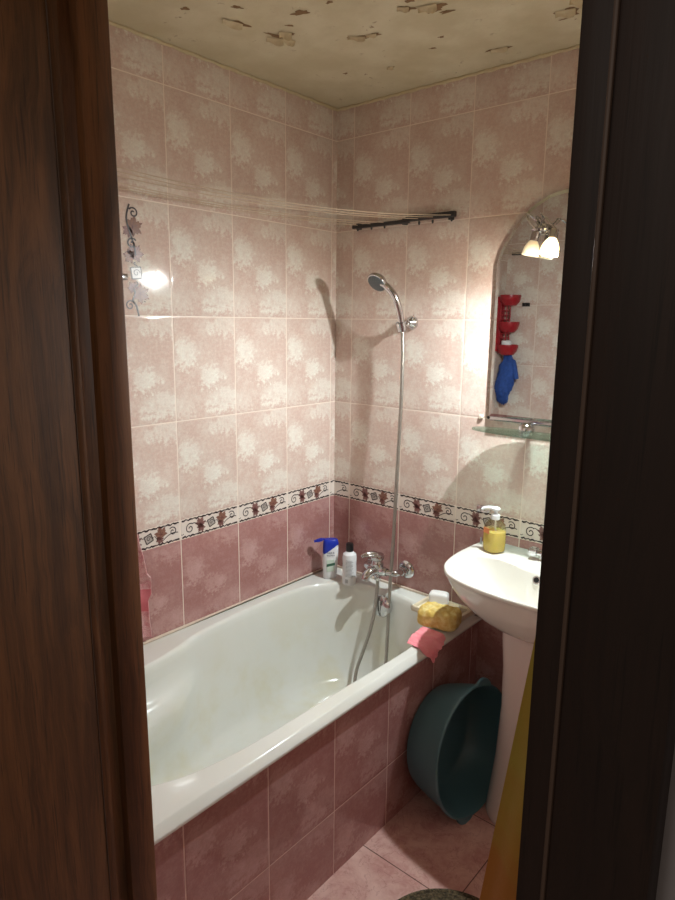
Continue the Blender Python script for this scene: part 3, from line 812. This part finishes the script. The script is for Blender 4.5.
# lamp on the mirror
la = thing('mirror_lamp', 'lit two armed chrome lamp with frosted bell shades clipped on the mirror', 'lamp', (.855, -.02, 1.84))
mc = Vector((.853, -.040, 1.838))
bm = bmesh.new(); box(bm, .838, .868, -.032, -.0160, 1.822, 1.854, .004); sphere(bm, mc, .013); lathe(bm, [(.006, 0), (.0075, .01), (.006, .05)], mc-Vector((.025, 0, 0)), (1, 0, 0), 12)
lathe(bm, [(.009, -.004), (.011, 0), (.009, .004)], mc+Vector((.018, 0, 0)), (1, 0, 0), 14)
finish('lamp_mount', bm, M['chrome'], la)
SH = [(Vector((.838, -.068, 1.757)), Vector((-.20, -.06, -1)).normalized()), (Vector((.949, -.188, 1.746)), Vector((-.07, -.28, -1)).normalized())]
for k, (mouth, d) in enumerate(SH):
    neck = mouth-d*.044
    top = neck-d*.030
    bm = bmesh.new()
    lp = Vector((.812, -.050, 1.882)) if k == 0 else Vector((.872, -.085, 1.876))
    path = spline([mc, mc+(lp-mc)*.6+Vector((.004, 0, .006)), lp, lp+(top-lp)*.30+Vector((-.004 if k == 0 else .004, 0, -.004)), top], 8)
    tube(bm, path, .0026, 8)
    tube(bm, [p+Vector((.007, -.003, -.004)) for p in path[6:]], .0018, 8)
    lathe(bm, [(.004, 0), (.0115, .004), (.0125, .012), (.0125, .030)], top, d, 20); finish('lamp_arm', bm, M['chrome'], la)
    pr_ = [(.011, 0), (.0145, .004), (.0195, .012), (.0235, .022), (.0255, .034), (.0262, .044)]
    bm = bmesh.new(); lathe(bm, pr_+[(r-.0018, h) for r, h in reversed(pr_)], neck, d, 32, cap0=False, cap1=False)
    finish('lamp_shade', bm, M['shade' if k == 0 else 'shade_lit'], la, angle=70)
    bm = bmesh.new(); bc = neck+d*.022
    lathe(bm, [(.008, -.020), (.009, -.014), (.012, -.006), (.0145, .003), (.013, .011), (.008, .017), (.002, .0185)], bc, d, 20); finish('bulb', bm, M['bulb_dim' if k == 0 else 'bulb'], la)
    if k == 1:
        L = bpy.data.lights.new('bulb_light', 'SPOT'); L.spot_size = math.radians(172); L.spot_blend = .75; L.energy = 24.; L.color = (.86, .96, 1.); L.shadow_soft_size = .012
        lo = bpy.data.objects.new('bulb_light', L); COL.objects.link(lo); lo.location = bc+d*.0255
        lo.rotation_euler = Vector((-.28, -.38, -1)).to_track_quat('-Z', 'Y').to_euler()
        L2 = bpy.data.lights.new('shade_glow', 'POINT'); L2.energy = 5.; L2.color = (1., .93, .80); L2.shadow_soft_size = .012
        l2 = bpy.data.objects.new('shade_glow', L2); COL.objects.link(l2); l2.location = bc+d*.0255

# ------------------------------------------------------------------ glass shelf
gs = thing('glass_shelf', 'clear oval glass shelf on chrome ball brackets below the mirror', 'shelf', (.96, 0, 1.205))
bm = bmesh.new(); n = 64; R0 = []; R1 = []
for i in range(n):
    a = 2*pi*i/n; c, s = cos(a), sin(a)
    x = .96+.285*abs(c)**.75*(1 if c > 0 else -1); y = -.068+.058*abs(s)**.8*(1 if s > 0 else -1); y = min(y, -.014)
    R0.append(Vector((x, y, 1.205))); R1.append(Vector((x, y, 1.211)))
loft(bm, [R0, R1], True, True, True); finish('shelf_plate', bm, M['shelf_glass'], gs)
for x in (.845, 1.075):
    bm = bmesh.new(); lathe(bm, [(.013, 0), (.013, .008), (.008, .012), (.008, .02), (.018, .026), (.024, .034), (.025, .044), (.020, .054), (.008, .060)], (x+.004, 0, 1.216), (0, -1, 0), 28)
    lathe(bm, [(.007, 0), (.007, .028)], (x, -.038, 1.190), (0, 0, 1), 14); finish('bracket', bm, M['chrome'], gs)

# ------------------------------------------------------------------ washbasin
wbz = .805; XC = 1.02
sk = thing('washbasin', 'white ceramic washbasin on a tall pedestal against the back wall', 'washbasin', (XC, -.25, 0))
outl = [(XC, -.002), (.85, -.002), (.735, -.002), (.712, -.03), (.706, -.12), (.708, -.22), (.726, -.302), (.765, -.362), (.812, -.394), (.873, -.414), (.95, -.426), (XC, -.429)]
outl = outl+[(2*XC-x, y) for x, y in reversed(outl[1:-1])]
inn = [(XC, -.187), (.945, -.183), (.883, -.168), (.81, -.158), (.768, -.176), (.750, -.215), (.750, -.262), (.768, -.320), (.811, -.370), (.88, -.398), (.96, -.4165), (XC, -.419)]
inn = inn+[(2*XC-x, y) for x, y in reversed(inn[1:-1])]
NB = 144; BX, BY = XC, -.26
def rr_(poly, a):
    global CX, CY
    ox, oy = CX, CY; CX, CY = BX, BY; r = rayrad(poly, a); CX, CY = ox, oy; return r
dO = spline([(x, y, 0) for x, y in outl], 16, True); dI = spline([(x, y, 0) for x, y in inn], 16, True)
A_ = [2*pi*i/NB for i in range(NB)]
ro = [rr_(dO, a) for a in A_]; ri = [rr_(dI, a) for a in A_]
def ringp(f, z):
    out = []
    for i, a in enumerate(A_):
        r = f(i, a); zz = z(i, a) if callable(z) else z
        out.append(Vector((BX+cos(a)*r, min(BY+sin(a)*r, -.002), zz)))
    return out
def lerp(a, b, t): return a+(b-a)*t
def ped(i, a): return .085 if True else 0
rg = []
# underside from pedestal up
for t, z in ((0., .650), (.12, .652), (.28, .657), (.42, .667), (.56, .684), (.70, .706), (.82, .732), (.91, .758), (.97, .780), (.995, .792)):
    rg.append(ringp(lambda i, a, t=t: lerp(.05, ro[i]-.004, t), z))
for ins, z in ((.0025, .7945), (.0005, .796), (0, .799), (.0005, .804), (.0025, .807), (.0045, .8078)): rg.append(ringp(lambda i, a, ins=ins: ro[i]-ins, z))
rg.append(ringp(lambda i, a: max(ri[i]+.0035, min(ro[i]-.0065, ri[i]+.012)), .8078)); rg.append(ringp(lambda i, a: ri[i]+.002, .8068)); rg.append(ringp(lambda i, a: ri[i]-.0015, .802)); rg.append(ringp(lambda i, a: ri[i]-.005, .793))
for t, z in ((.08, .770), (.16, .745), (.28, .718), (.45, .696), (.65, .682), (.85, .675), (.96, .672)):
    rg.append(ringp(lambda i, a, t=t: lerp(ri[i]-.006, .0, t), z))
bm = bmesh.new(); loft(bm, rg, True, True, True); finish('basin_bowl', bm, M['ceramic'], sk, angle=60)
# pedestal: lofted, flaring at the foot
bm = bmesh.new(); rings = []
for z, hx, hy, yc in ((0., .126, .124, -.205), (.012, .130, .128, -.205), (.03, .128, .126, -.205), (.10, .120, .118, -.205), (.20, .110, .108, -.205), (.38, .101, .102, -.205), (.52, .102, .105, -.208), (.60, .107, .110, -.21), (.658, .110, .112, -.21)):
    rings.append([Vector((XC+hx*abs(cos(a))**.8*(1 if cos(a) > 0 else -1), yc+hy*abs(sin(a))**.8*(1 if sin(a) > 0 else -1), z)) for a in [2*pi*i/48 for i in range(48)]])
loft(bm, rings, True, True, True); finish('pedestal', bm, M['pedestal'], sk, angle=60)
bm = bmesh.new(); lathe(bm, [(.0125, -.004), (.0135, .002), (.012, .004), (.0085, .004), (.008, -.003)], (.985, -.191, .786), (0, -1, .42), 24, cap0=False, cap1=True); ov = finish('overflow_ring', bm, M['chrome'], sk)
bm = bmesh.new(); lathe(bm, [(.0085, 0), (.0001, .0004)], (.985, -.1953, .788), (0, -1, .42), 16); finish('overflow_hole', bm, M['black_plastic'], sk)
bm = bmesh.new(); lathe(bm, [(.022, 0), (.022, .003), (.014, .005)], (XC, -.26, .672), n=24); finish('drain', bm, M['chrome'], sk)

# washbasin faucet
sf = thing('washbasin_faucet', 'chrome faucet standing on the rear deck of the washbasin', 'faucet', (1.0, -.08, .808))
bm = bmesh.new(); lathe(bm, [(.027, 0), (.028, .004), (.022, .012), (.020, .05), (.022, .06), (.018, .075), (.006, .08)], (1.0, -.08, .807), n=28)
tube(bm, [(.935, -.080, .832), (.965, -.08, .832), (1.0, -.08, .835), (1.035, -.08, .832), (1.065, -.08, .832)], lambda t: .011+.003*sin(pi*t), 16); finish('faucet_body', bm, M['chrome'], sf)
bm = bmesh.new(); tube(bm, spline([(1.0, -.09, .855), (1.0, -.12, .875), (1.0, -.16, .878), (1.0, -.19, .858)], 8), lambda t: .012-.002*t, 14); finish('spout', bm, M['chrome'], sf)
for s in (-1, 1):
    bm = bmesh.new(); box(bm, 1.0+s*.078-.014, 1.0+s*.078+.014, -.097, -.063, .820, .846, .006, seg=3); finish('valve_handle', bm, M['chrome'], sf)

# soap dispenser
sx, sy, sz, sr = .792, -.100, .8085, -.42
sd = thing('soap_dispenser', 'clear pump bottle half full of yellow liquid soap on the washbasin rim', 'soap dispenser', (sx, sy, sz))
def secs(lst, g=0): return [(sz+z, hx-g, hy-g, 0) for z, hx, hy in lst]
body = [(.002, .029, .027), (.006, .032, .030), (.04, .034, .032), (.080, .033, .031), (.094, .029, .027), (.104, .020, .019), (.110, .014, .013), (.114, .0125, .0125)]
bm = bmesh.new(); outline_bottle(bm, secs(body), sx, sy, sr, p=3.2); finish('bottle', bm, M['bottle_plastic'], sd)
bm = bmesh.new(); outline_bottle(bm, [(sz+.004, .028, .026, 0), (sz+.008, .031, .029, 0), (sz+.04, .0328, .0308, 0), (sz+.070, .0322, .0302, 0), (sz+.0715, .031, .029, 0)], sx, sy, sr, p=3.2); finish('liquid_soap', bm, M['soap_liquid'], sd)
bm = bmesh.new()
lathe(bm, [(.0135, 0), (.0145, .001), (.0145, .016), (.012, .018), (.006, .019), (.006, .030), (.013, .031), (.014, .038), (.010, .042), (.003, .043)], (sx, sy, sz+.110), n=24)
tube(bm, [(sx, sy, sz+.146), (sx-.02, sy-.010, sz+.149), (sx-.034, sy-.018, sz+.147), (sx-.040, sy-.021, sz+.141)], lambda t: .0068-.002*t, 12)
finish('pump', bm, M['white_plastic'], sd)
bm = bmesh.new(); tube(bm, [(sx, sy, sz+.11), (sx+.004, sy, sz+.012)], .0022, 8); finish('dip_tube', bm, M['white_plastic'], sd)
M['orange_print'] = plain('orange_print', (226, 140, 88), .5)
lab('flower_print', -.018, .010, sz+.066, sz+.084, M['orange_print'], sd, 0, (sx, sy, sr), .0325)
lab('leaflet_print', -.033, -.026, sz+.02, sz+.042, M['grey_print'], sd, 0, (sx, sy, sr), .0325)

# chrome hook behind the dispenser
hk = thing('wall_hook', 'small chrome wall hook on the patterned border left of the soap dispenser', 'hook', (.69, 0, .913))
bm = bmesh.new(); box(bm, .672, .700, -.006, 0, .902, .926, .002); finish('hook_plate', bm, M['chrome'], hk)
bm = bmesh.new(); tube(bm, spline([(.686, -.006, .914), (.700, -.022, .912), (.722, -.028, .914), (.735, -.026, .922)], 6), .0045, 10); finish('hook_arm', bm, M['chrome'], hk)

# ------------------------------------------------------------------ things on the tub corner
TT = TZ+.0005
tr = thing('soap_tray', 'cream plastic slatted tray on the tub corner under the soap', 'soap tray', (.60, -.085, TT))
def rotbox(bm, cx, cy, z0, z1, hx, hy, rot, bev=.002, mat=0):
    t = bmesh.new(); bmesh.ops.create_cube(t, size=1)
    bmesh.ops.transform(t, matrix=Matrix.Diagonal((2*hx, 2*hy, z1-z0, 1)), verts=t.verts)
    bmesh.ops.bevel(t, geom=list(t.edges), offset=bev, segments=2, affect='EDGES')
    merge(bm, t, mat, Matrix.Translation((cx, cy, (z0+z1)/2)) @ Matrix.Rotation(rot, 4, 'Z'))
bm = bmesh.new(); rotbox(bm, .60, -.090, TT, TT+.007, .094, .064, 0, .003)
for s in (-1, 1): rotbox(bm, .60, -.090+s*.060, TT+.005, TT+.020, .094, .004, 0, .0018); rotbox(bm, .60+s*.090, -.090, TT+.005, TT+.020, .004, .064, 0, .0018)
finish('tray_base', bm, M['beige_plastic'], tr)
for k in range(5):
    bm = bmesh.new(); rotbox(bm, .635+.011*k, -.090, TT+.0065, TT+.016, .0025, .056, 0, .001); finish('slat', bm, M['beige_plastic'], tr)
bm = bmesh.new(); t = bmesh.new(); bmesh.ops.create_cube(t, size=1); bmesh.ops.subdivide_edges(t, edges=t.edges[:], cuts=6, use_grid_fill=True)
for v in t.verts:
    p = v.co*2; v.co = Vector([math.copysign(abs(c)**.9, c) for c in p]) ; L4 = (abs(p.x)**5+abs(p.y)**5+abs(p.z)**5)**.2; v.co = p/L4*max(abs(p.x), abs(p.y), abs(p.z))
merge(bm, t, 0, Matrix.Translation((.566, -.060, TT+.0335)) @ Matrix.Rotation(.35, 4, 'Z') @ Matrix.Rotation(.0, 4, 'X') @ Matrix.Diagonal((.036, .023, .026, 1)))
tag(finish('soap_bar', bm, M['soap'], origin=(.566, -.060, TT+.008)), 'white bar of soap lying in the cream tray behind the sponge', 'soap')

# bath sponge
bm = bmesh.new(); t = bmesh.new(); bmesh.ops.create_cube(t, size=1); bmesh.ops.subdivide_edges(t, edges=t.edges[:], cuts=22, use_grid_fill=True)
for v in t.verts:
    p = v.co*2; L4 = (abs(p.x)**4+abs(p.y)**4+abs(p.z)**7)**(1/5.); m = max(abs(p.x), abs(p.y), abs(p.z))
    q = p/max((abs(p.x)**4.5+abs(p.y)**4.5+abs(p.z)**4.5)**(1/4.5), 1e-6)*m
    v.co = Vector((q.x*.071, q.y*.050, q.z*.033))
    up = max(q.z, 0); waist = 1-.10*exp(-(q.x/.35)**2)
    v.co.y *= waist
    if q.z > .5: v.co.z += .0035*sin(q.x*11)*cos(q.y*7)*1.0
    v.co += v.co.normalized()*.0022*noise.noise(v.co*60)
merge(bm, t, 0, Matrix.Translation((.648, -.188, TT+.034)) @ Matrix.Rotation(.22, 4, 'Z'))
tag(finish('bath_sponge', bm, M['sponge'], origin=(.648, -.188, TT), angle=80), 'large yellow bath sponge with wavy top on the tub rim above the pink cloth', 'sponge')

# pink cloth over the rim
bm = bmesh.new(); NU, NV = 26, 30; g = []
path = spline([(.616, 0, TT+.0020), (.64, 0, TT+.0030), (.67, 0, TT+.0025), (.692, 0, TT+.002), (.704, 0, TT-.006), (.7160, 0, TT-.018), (.7185, 0, TT-.040), (.719, 0, TT-.080)], 6)
for i in range(NU+1):
    u = i/NU; row = []
    ln = (.60+.30*(1-((u-.20)/.80))) if u > .20 else .70+.20*(u/.20)
    st_ = .16*(1-u)**2
    for j in range(NV+1):
        v = st_+(ln-st_)*j/NV; f = v*(len(path)-1); k = min(int(f), len(path)-2); p = path[k].lerp(path[k+1], f-k)
        y = -.374+u*.132+(.014*(v-.5) if u < .5 else -.01*(v-.5))+.004*sin(v*9+u*4)
        w_ = .0022*sin(u*17+v*5)+.0016*sin(u*31)
        if p.z > TT-.002: q = Vector((p.x, y, p.z+abs(w_)+.0008))
        else: q = Vector((p.x+abs(w_)*1.6, y, p.z))
        row.append(q)
    g.append(row)
def sheet(bm, g, thk, mat=0):
    # solid sheet with thickness along approximate normal
    NI, NJ = len(g), len(g[0]); a = [[bm.verts.new(p) for p in r] for r in g]; b = []
    for i in range(NI):
        r = []
        for j in range(NJ):
            du = g[min(i+1, NI-1)][j]-g[max(i-1, 0)][j]; dv_ = g[i][min(j+1, NJ-1)]-g[i][max(j-1, 0)]
            r.append(bm.verts.new(g[i][j]+du.cross(dv_).normalized()*thk))
        b.append(r)
    for i in range(NI-1):
        for j in range(NJ-1):
            bm.faces.new((a[i][j], a[i+1][j], a[i+1][j+1], a[i][j+1])).material_index = mat
            bm.faces.new((b[i][j], b[i][j+1], b[i+1][j+1], b[i+1][j])).material_index = mat
    for i in range(NI-1):
        bm.faces.new((a[i][0], b[i][0], b[i+1][0], a[i+1][0])); bm.faces.new((a[i][-1], a[i+1][-1], b[i+1][-1], b[i][-1]))
    for j in range(NJ-1):
        bm.faces.new((a[0][j], a[0][j+1], b[0][j+1], b[0][j])); bm.faces.new((a[-1][j], b[-1][j], b[-1][j+1], a[-1][j+1]))
sheet(bm, g, -.0012)
tag(finish('pink_cloth', bm, M['pink_cloth'], origin=(.70, -.29, TT), angle=70), 'small pink cloth draped over the outer rim of the bathtub', 'cloth')

# ------------------------------------------------------------------ teal wash tub on its side
ny, tl = -.0687, .107
nv = Vector((cos(ny)*cos(tl), sin(ny)*cos(tl), sin(tl)))
C = Vector((.8706, -.3063, .2088*cos(tl)+.004)); e1 = nv.cross(Vector((0, 0, 1))).normalized(); e2 = e1.cross(nv)
wt = thing('wash_tub', 'big round teal plastic tub tipped on its side between bathtub and washbasin', 'wash tub', (.80, -.30, 0))
RR, RB, DP = .2088, .170, .148
bm = bmesh.new()
pf = [(RB-.014, -DP), (RB-.003, -DP+.003), (RB+.002, -DP+.014), (RB+.016, -DP*.6), (RB+.030, -DP*.2), (RR-.006, -.012), (RR, -.010), (RR+.0015, -.004), (RR, .001), (RR-.004, .002), (RR-.007, -.003), (RB+.027, -DP*.2), (RB+.013, -DP*.6), (RB-.002, -DP+.016), (RB-.012, -DP+.006), (RB*.5, -DP+.005)]
rings = []
NN = 96
for r, h in pf: rings.append([C+nv*h+(e1*cos(2*pi*i/NN)+e2*sin(2*pi*i/NN))*r for i in range(NN)])
loft(bm, rings, True, True, True); finish('tub_body', bm, M['teal'], wt, angle=50)
for a0 in (pi/2+.35, -pi/2+.35):
    bm = bmesh.new(); pts0 = []; outer = []; inner_ = []
    g0 = []
    for i in range(15):
        s = -1+2*i/14; a = a0+s*.20; ext = .018*(1-abs(s)**2.2)
        g0.append([C+nv*h+(e1*cos(a)+e2*sin(a))*r for r, h in ((RR-.006, -.009), (RR+ext, -.009), (RR+ext+.001, -.003), (RR+ext*.9, .0012), (RR-.006, .0012))])
    loft(bm, g0, True, True, True); finish('tub_handle', bm, M['teal'], wt)

# ------------------------------------------------------------------ rug
bm = bmesh.new()
rc = Vector((1.09, -.805, 0)); pr2 = [(.202, .0005), (.205, .006), (.202, .012), (.195, .014)]
k = .195
while k > .012: pr2 += [(k-.005, .0105), (k-.010, .0135)]; k -= .010
lathe(bm, pr2, rc, n=72); tag(finish('round_rug', bm, M['rug'], origin=rc), 'round olive brown rug on the floor tiles at the bottom of the view', 'rug')

# ------------------------------------------------------------------ pink towel on left wall
hk2 = thing('towel_hook', 'small chrome hook on the left wall beside the vine decoration', 'hook', (0, -.985, 1.675))
bm = bmesh.new(); box(bm, 0, .006, -1.0, -.93, 1.666, 1.684, .002); finish('hook_plate', bm, M['chrome'], hk2)
bm = bmesh.new(); tube(bm, spline([(.005, -.99, 1.675), (.03, -.99, 1.668), (.045, -.99, 1.676), (.05, -.99, 1.69)], 6), .004, 10); finish('hook_arm', bm, M['chrome'], hk2)
bm = bmesh.new(); g = []
for i in range(27):
    s = i/26; row = []
    for j in range(61):
        v = j/60; z = 1.668-v*1.115+ (.03*s if j > 50 else 0)*(v-.83)
        wd = .045+.10*sm(v, 0, .35)+.03*sm(v, .6, .9)
        yr = -.985+.010*sin(v*13)+.058*sm(v, .62, .84)+(.012 if .80 < v < .88 else 0); yl = yr-wd*1.3
        y = yr+(yl-yr)*s; x = .030+.014*sin(s*16+v*3)*sm(v, 0, .3)+.006*sin(v*11)
        row.append(Vector((max(x, .012), y, z)))
    g.append(row)
sheet(bm, g, -.006)
tw = finish('hanging_towel', bm, [M['terry'], M['terry_band']], origin=(.03, -1.03, .55), angle=80)
for p in tw.data.polygons:
    zz = p.center.z+.55
    if .655 < zz < .715: p.material_index = 1
tag(tw, 'pink terry towel hanging down the left wall beside the door frame', 'towel')

# ------------------------------------------------------------------ red holder with blue mitt (seen in the mirror)
rh = thing('red_bath_caddy', 'red plastic caddy of stacked cups reflected in the mirror', 'caddy', (.04, -1.44, 1.40))
for zc in (1.685, 1.54, 1.415):
    bm = bmesh.new()
    c = Vector((.060, -1.440, zc))
    prf = [(.010, -.036), (.036, -.032), (.052, -.012), (.058, .012), (.058, .024), (.055, .024), (.050, -.008), (.034, -.026), (.006, -.029)]
    lathe(bm, prf, c, (0, 0, 1), 28); finish('cup', bm, M['red_plastic'], rh)
bm = bmesh.new()
for dx, dy in ((.012, -1.42), (.012, -1.46), (.05, -1.42), (.05, -1.46)): tube(bm, [(dx+.004, dy, 1.39), (dx+.004, dy, 1.69)], .004, 8)
for z in (1.475, 1.50, 1.575, 1.60, 1.625): tube(bm, [(.014, -1.42, z), (.056, -1.42, z)], .003, 8); tube(bm, [(.014, -1.46, z), (.056, -1.46, z)], .003, 8); tube(bm, [(.054, -1.42, z), (.054, -1.46, z)], .003, 8)
box(bm, 0, .014, -1.47, -1.41, 1.40, 1.70, .002)
finish('caddy_frame', bm, M['red_plastic'], rh)
bm = bmesh.new(); lathe(bm, [(.02, 0), (.028, .004), (.028, .03), (.02, .036)], (.052, -1.440, 1.428), n=20); 
tag(finish('jar', bm, M['white_plastic'], origin=(.052, -1.44, 1.428)), 'white round jar in the lowest red cup seen in the mirror', 'jar')
bm = bmesh.new(); t = bmesh.new(); bmesh.ops.create_icosphere(t, subdivisions=5, radius=1)
for v in t.verts:
    p = v.co.copy(); k = 1+.22*noise.noise(p*2.2)+.12*noise.noise(p*6)+.06*noise.noise(p*14); v.co = Vector((p.x*.050*k, p.y*.032*k, p.z*.14*k*(1)))
    v.co.x += .010*sin(p.z*3)
merge(bm, t, 0, Matrix.Translation((.056, -1.445, 1.245)))
tube(bm, spline([(.070, -1.44, 1.27), (.095, -1.44, 1.345), (.108, -1.44, 1.32), (.124, -1.44, 1.25)], 6), .014, 10)
tube(bm, spline([(.06, -1.445, 1.33), (.062, -1.445, 1.37), (.058, -1.445, 1.395)], 6), .006, 8)
tag(finish('bath_mitt', bm, M['blue_sponge'], origin=(.056, -1.445, 1.09), angle=80), 'blue bath mitt hanging under the red caddy, seen in the mirror', 'bath mitt')
hk3 = thing('wall_hook', 'small dark hook on a tile joint above the blue mitt, seen in the mirror', 'hook', (.125, YF, 1.66))
bm = bmesh.new(); box(bm, .105, .150, YF, YF+.006, 1.648, 1.668, .002); finish('hook_plate', bm, M['dark_metal'], hk3)
bm = bmesh.new(); tube(bm, spline([(.128, YF+.005, 1.658), (.128, YF+.02, 1.652), (.128, YF+.026, 1.662)], 5), .003, 8); finish('hook_arm', bm, M['dark_metal'], hk3)

# ------------------------------------------------------------------ yellow cloth by the door
bm = bmesh.new(); g = []
for i in range(31):
    s = (i/30)**1.7; row = []
    for j in range(51):
        v = j/50; z = 1.62-v*1.25
        xl = 1.467+.126*(z-.938); xr = 1.66+.03*v
        x = xl+(xr-xl)*s; y = -1.455+.010*(1-cos(s*15))*-v+.004*sin(s*33)*v
        row.append(Vector((x, y, z)))
    g.append(row)
sheet(bm, g, -.003)
yc = finish('hanging_cloth', bm, [M['ycloth'], M['yhem']], origin=(1.58, -1.46, .37), angle=80)
for p in yc.data.polygons:
    c_ = p.center+Vector((1.58, -1.46, .37))
    xe = 1.467+.126*(c_.z-.938)
    if c_.x < xe+.0014*(1.70-xe): p.material_index = 1
tag(yc, 'yellow and orange cloth hanging inside the doorway in front of the pedestal', 'cloth')
yh = thing('robe_hook', 'hook on the inside wall holding the yellow and orange cloth', 'hook', (1.64, YF, 1.62))
bpy.data.objects.remove(yh)
bm = bmesh.new(); 
for x in (1.60, 1.65): tube(bm, spline([(x, YF, 1.625), (x, YF+.025, 1.615), (x, YF+.055, 1.625), (x, YF+.058, 1.64)], 5), .004, 8)
box(bm, 1.585, 1.665, YF, YF+.006, 1.612, 1.64, .002)
tag(finish('robe_hook', bm, M['chrome'], origin=(1.625, YF, 1.62)), 'double hook on the inner wall holding the yellow and orange cloth', 'hook')

# ------------------------------------------------------------------ fix grandchildren frames: parts were built in world space
bpy.context.view_layer.update()
for o in list(COL.objects):
    if o.parent and o.parent.parent and o.type == 'MESH' and 'lettering' not in o.name:
        # finish() subtracted the part's own location (0) only; subtract the thing's too
        o.data.transform(Matrix.Translation(-o.parent.parent.location))

# ------------------------------------------------------------------ light
Wd = bpy.data.worlds.new('world'); S.world = Wd; Wd.use_nodes = True
Wd.node_tree.nodes['Background'].inputs[0].default_value = (1., .82, .66, 1); Wd.node_tree.nodes['Background'].inputs[1].default_value = .06

hl = bpy.data.lights.new('hall_fill', 'POINT'); hl.energy = 2.6; hl.color = (1., .9, .8); hl.shadow_soft_size = .15  # unseen fill added behind the camera to lift apron and floor, no fixture
ho_ = bpy.data.objects.new('hall_fill', hl); COL.objects.link(ho_); ho_.location = (1.45, -2.6, 2.2)

# ------------------------------------------------------------------ camera
cam = bpy.data.cameras.new('camera'); co = bpy.data.objects.new('camera', cam); COL.objects.link(co); S.camera = co
yaw, pitch, roll, F = .70686846, -.19432939, .01014416, 649.5997
cam.sensor_fit = 'VERTICAL'; cam.sensor_height = 24; cam.lens = F/900*24; cam.clip_start = .02
f = Vector((-sin(yaw)*cos(pitch), cos(yaw)*cos(pitch), sin(pitch))); r = Vector((cos(yaw), sin(yaw), 0)); u = r.cross(f)
r2 = r*cos(roll)+u*sin(roll); u2 = -r*sin(roll)+u*cos(roll)
mm = Matrix((r2, u2, -f)).transposed().to_4x4(); mm.translation = (1.73350893, -2.01006496, 1.55275578); co.matrix_world = mm
S.view_settings.view_transform = 'Standard'; S.view_settings.look = 'None'; S.view_settings.gamma = 1; S.view_settings.use_curve_mapping = False
S.view_settings.exposure = 1.0
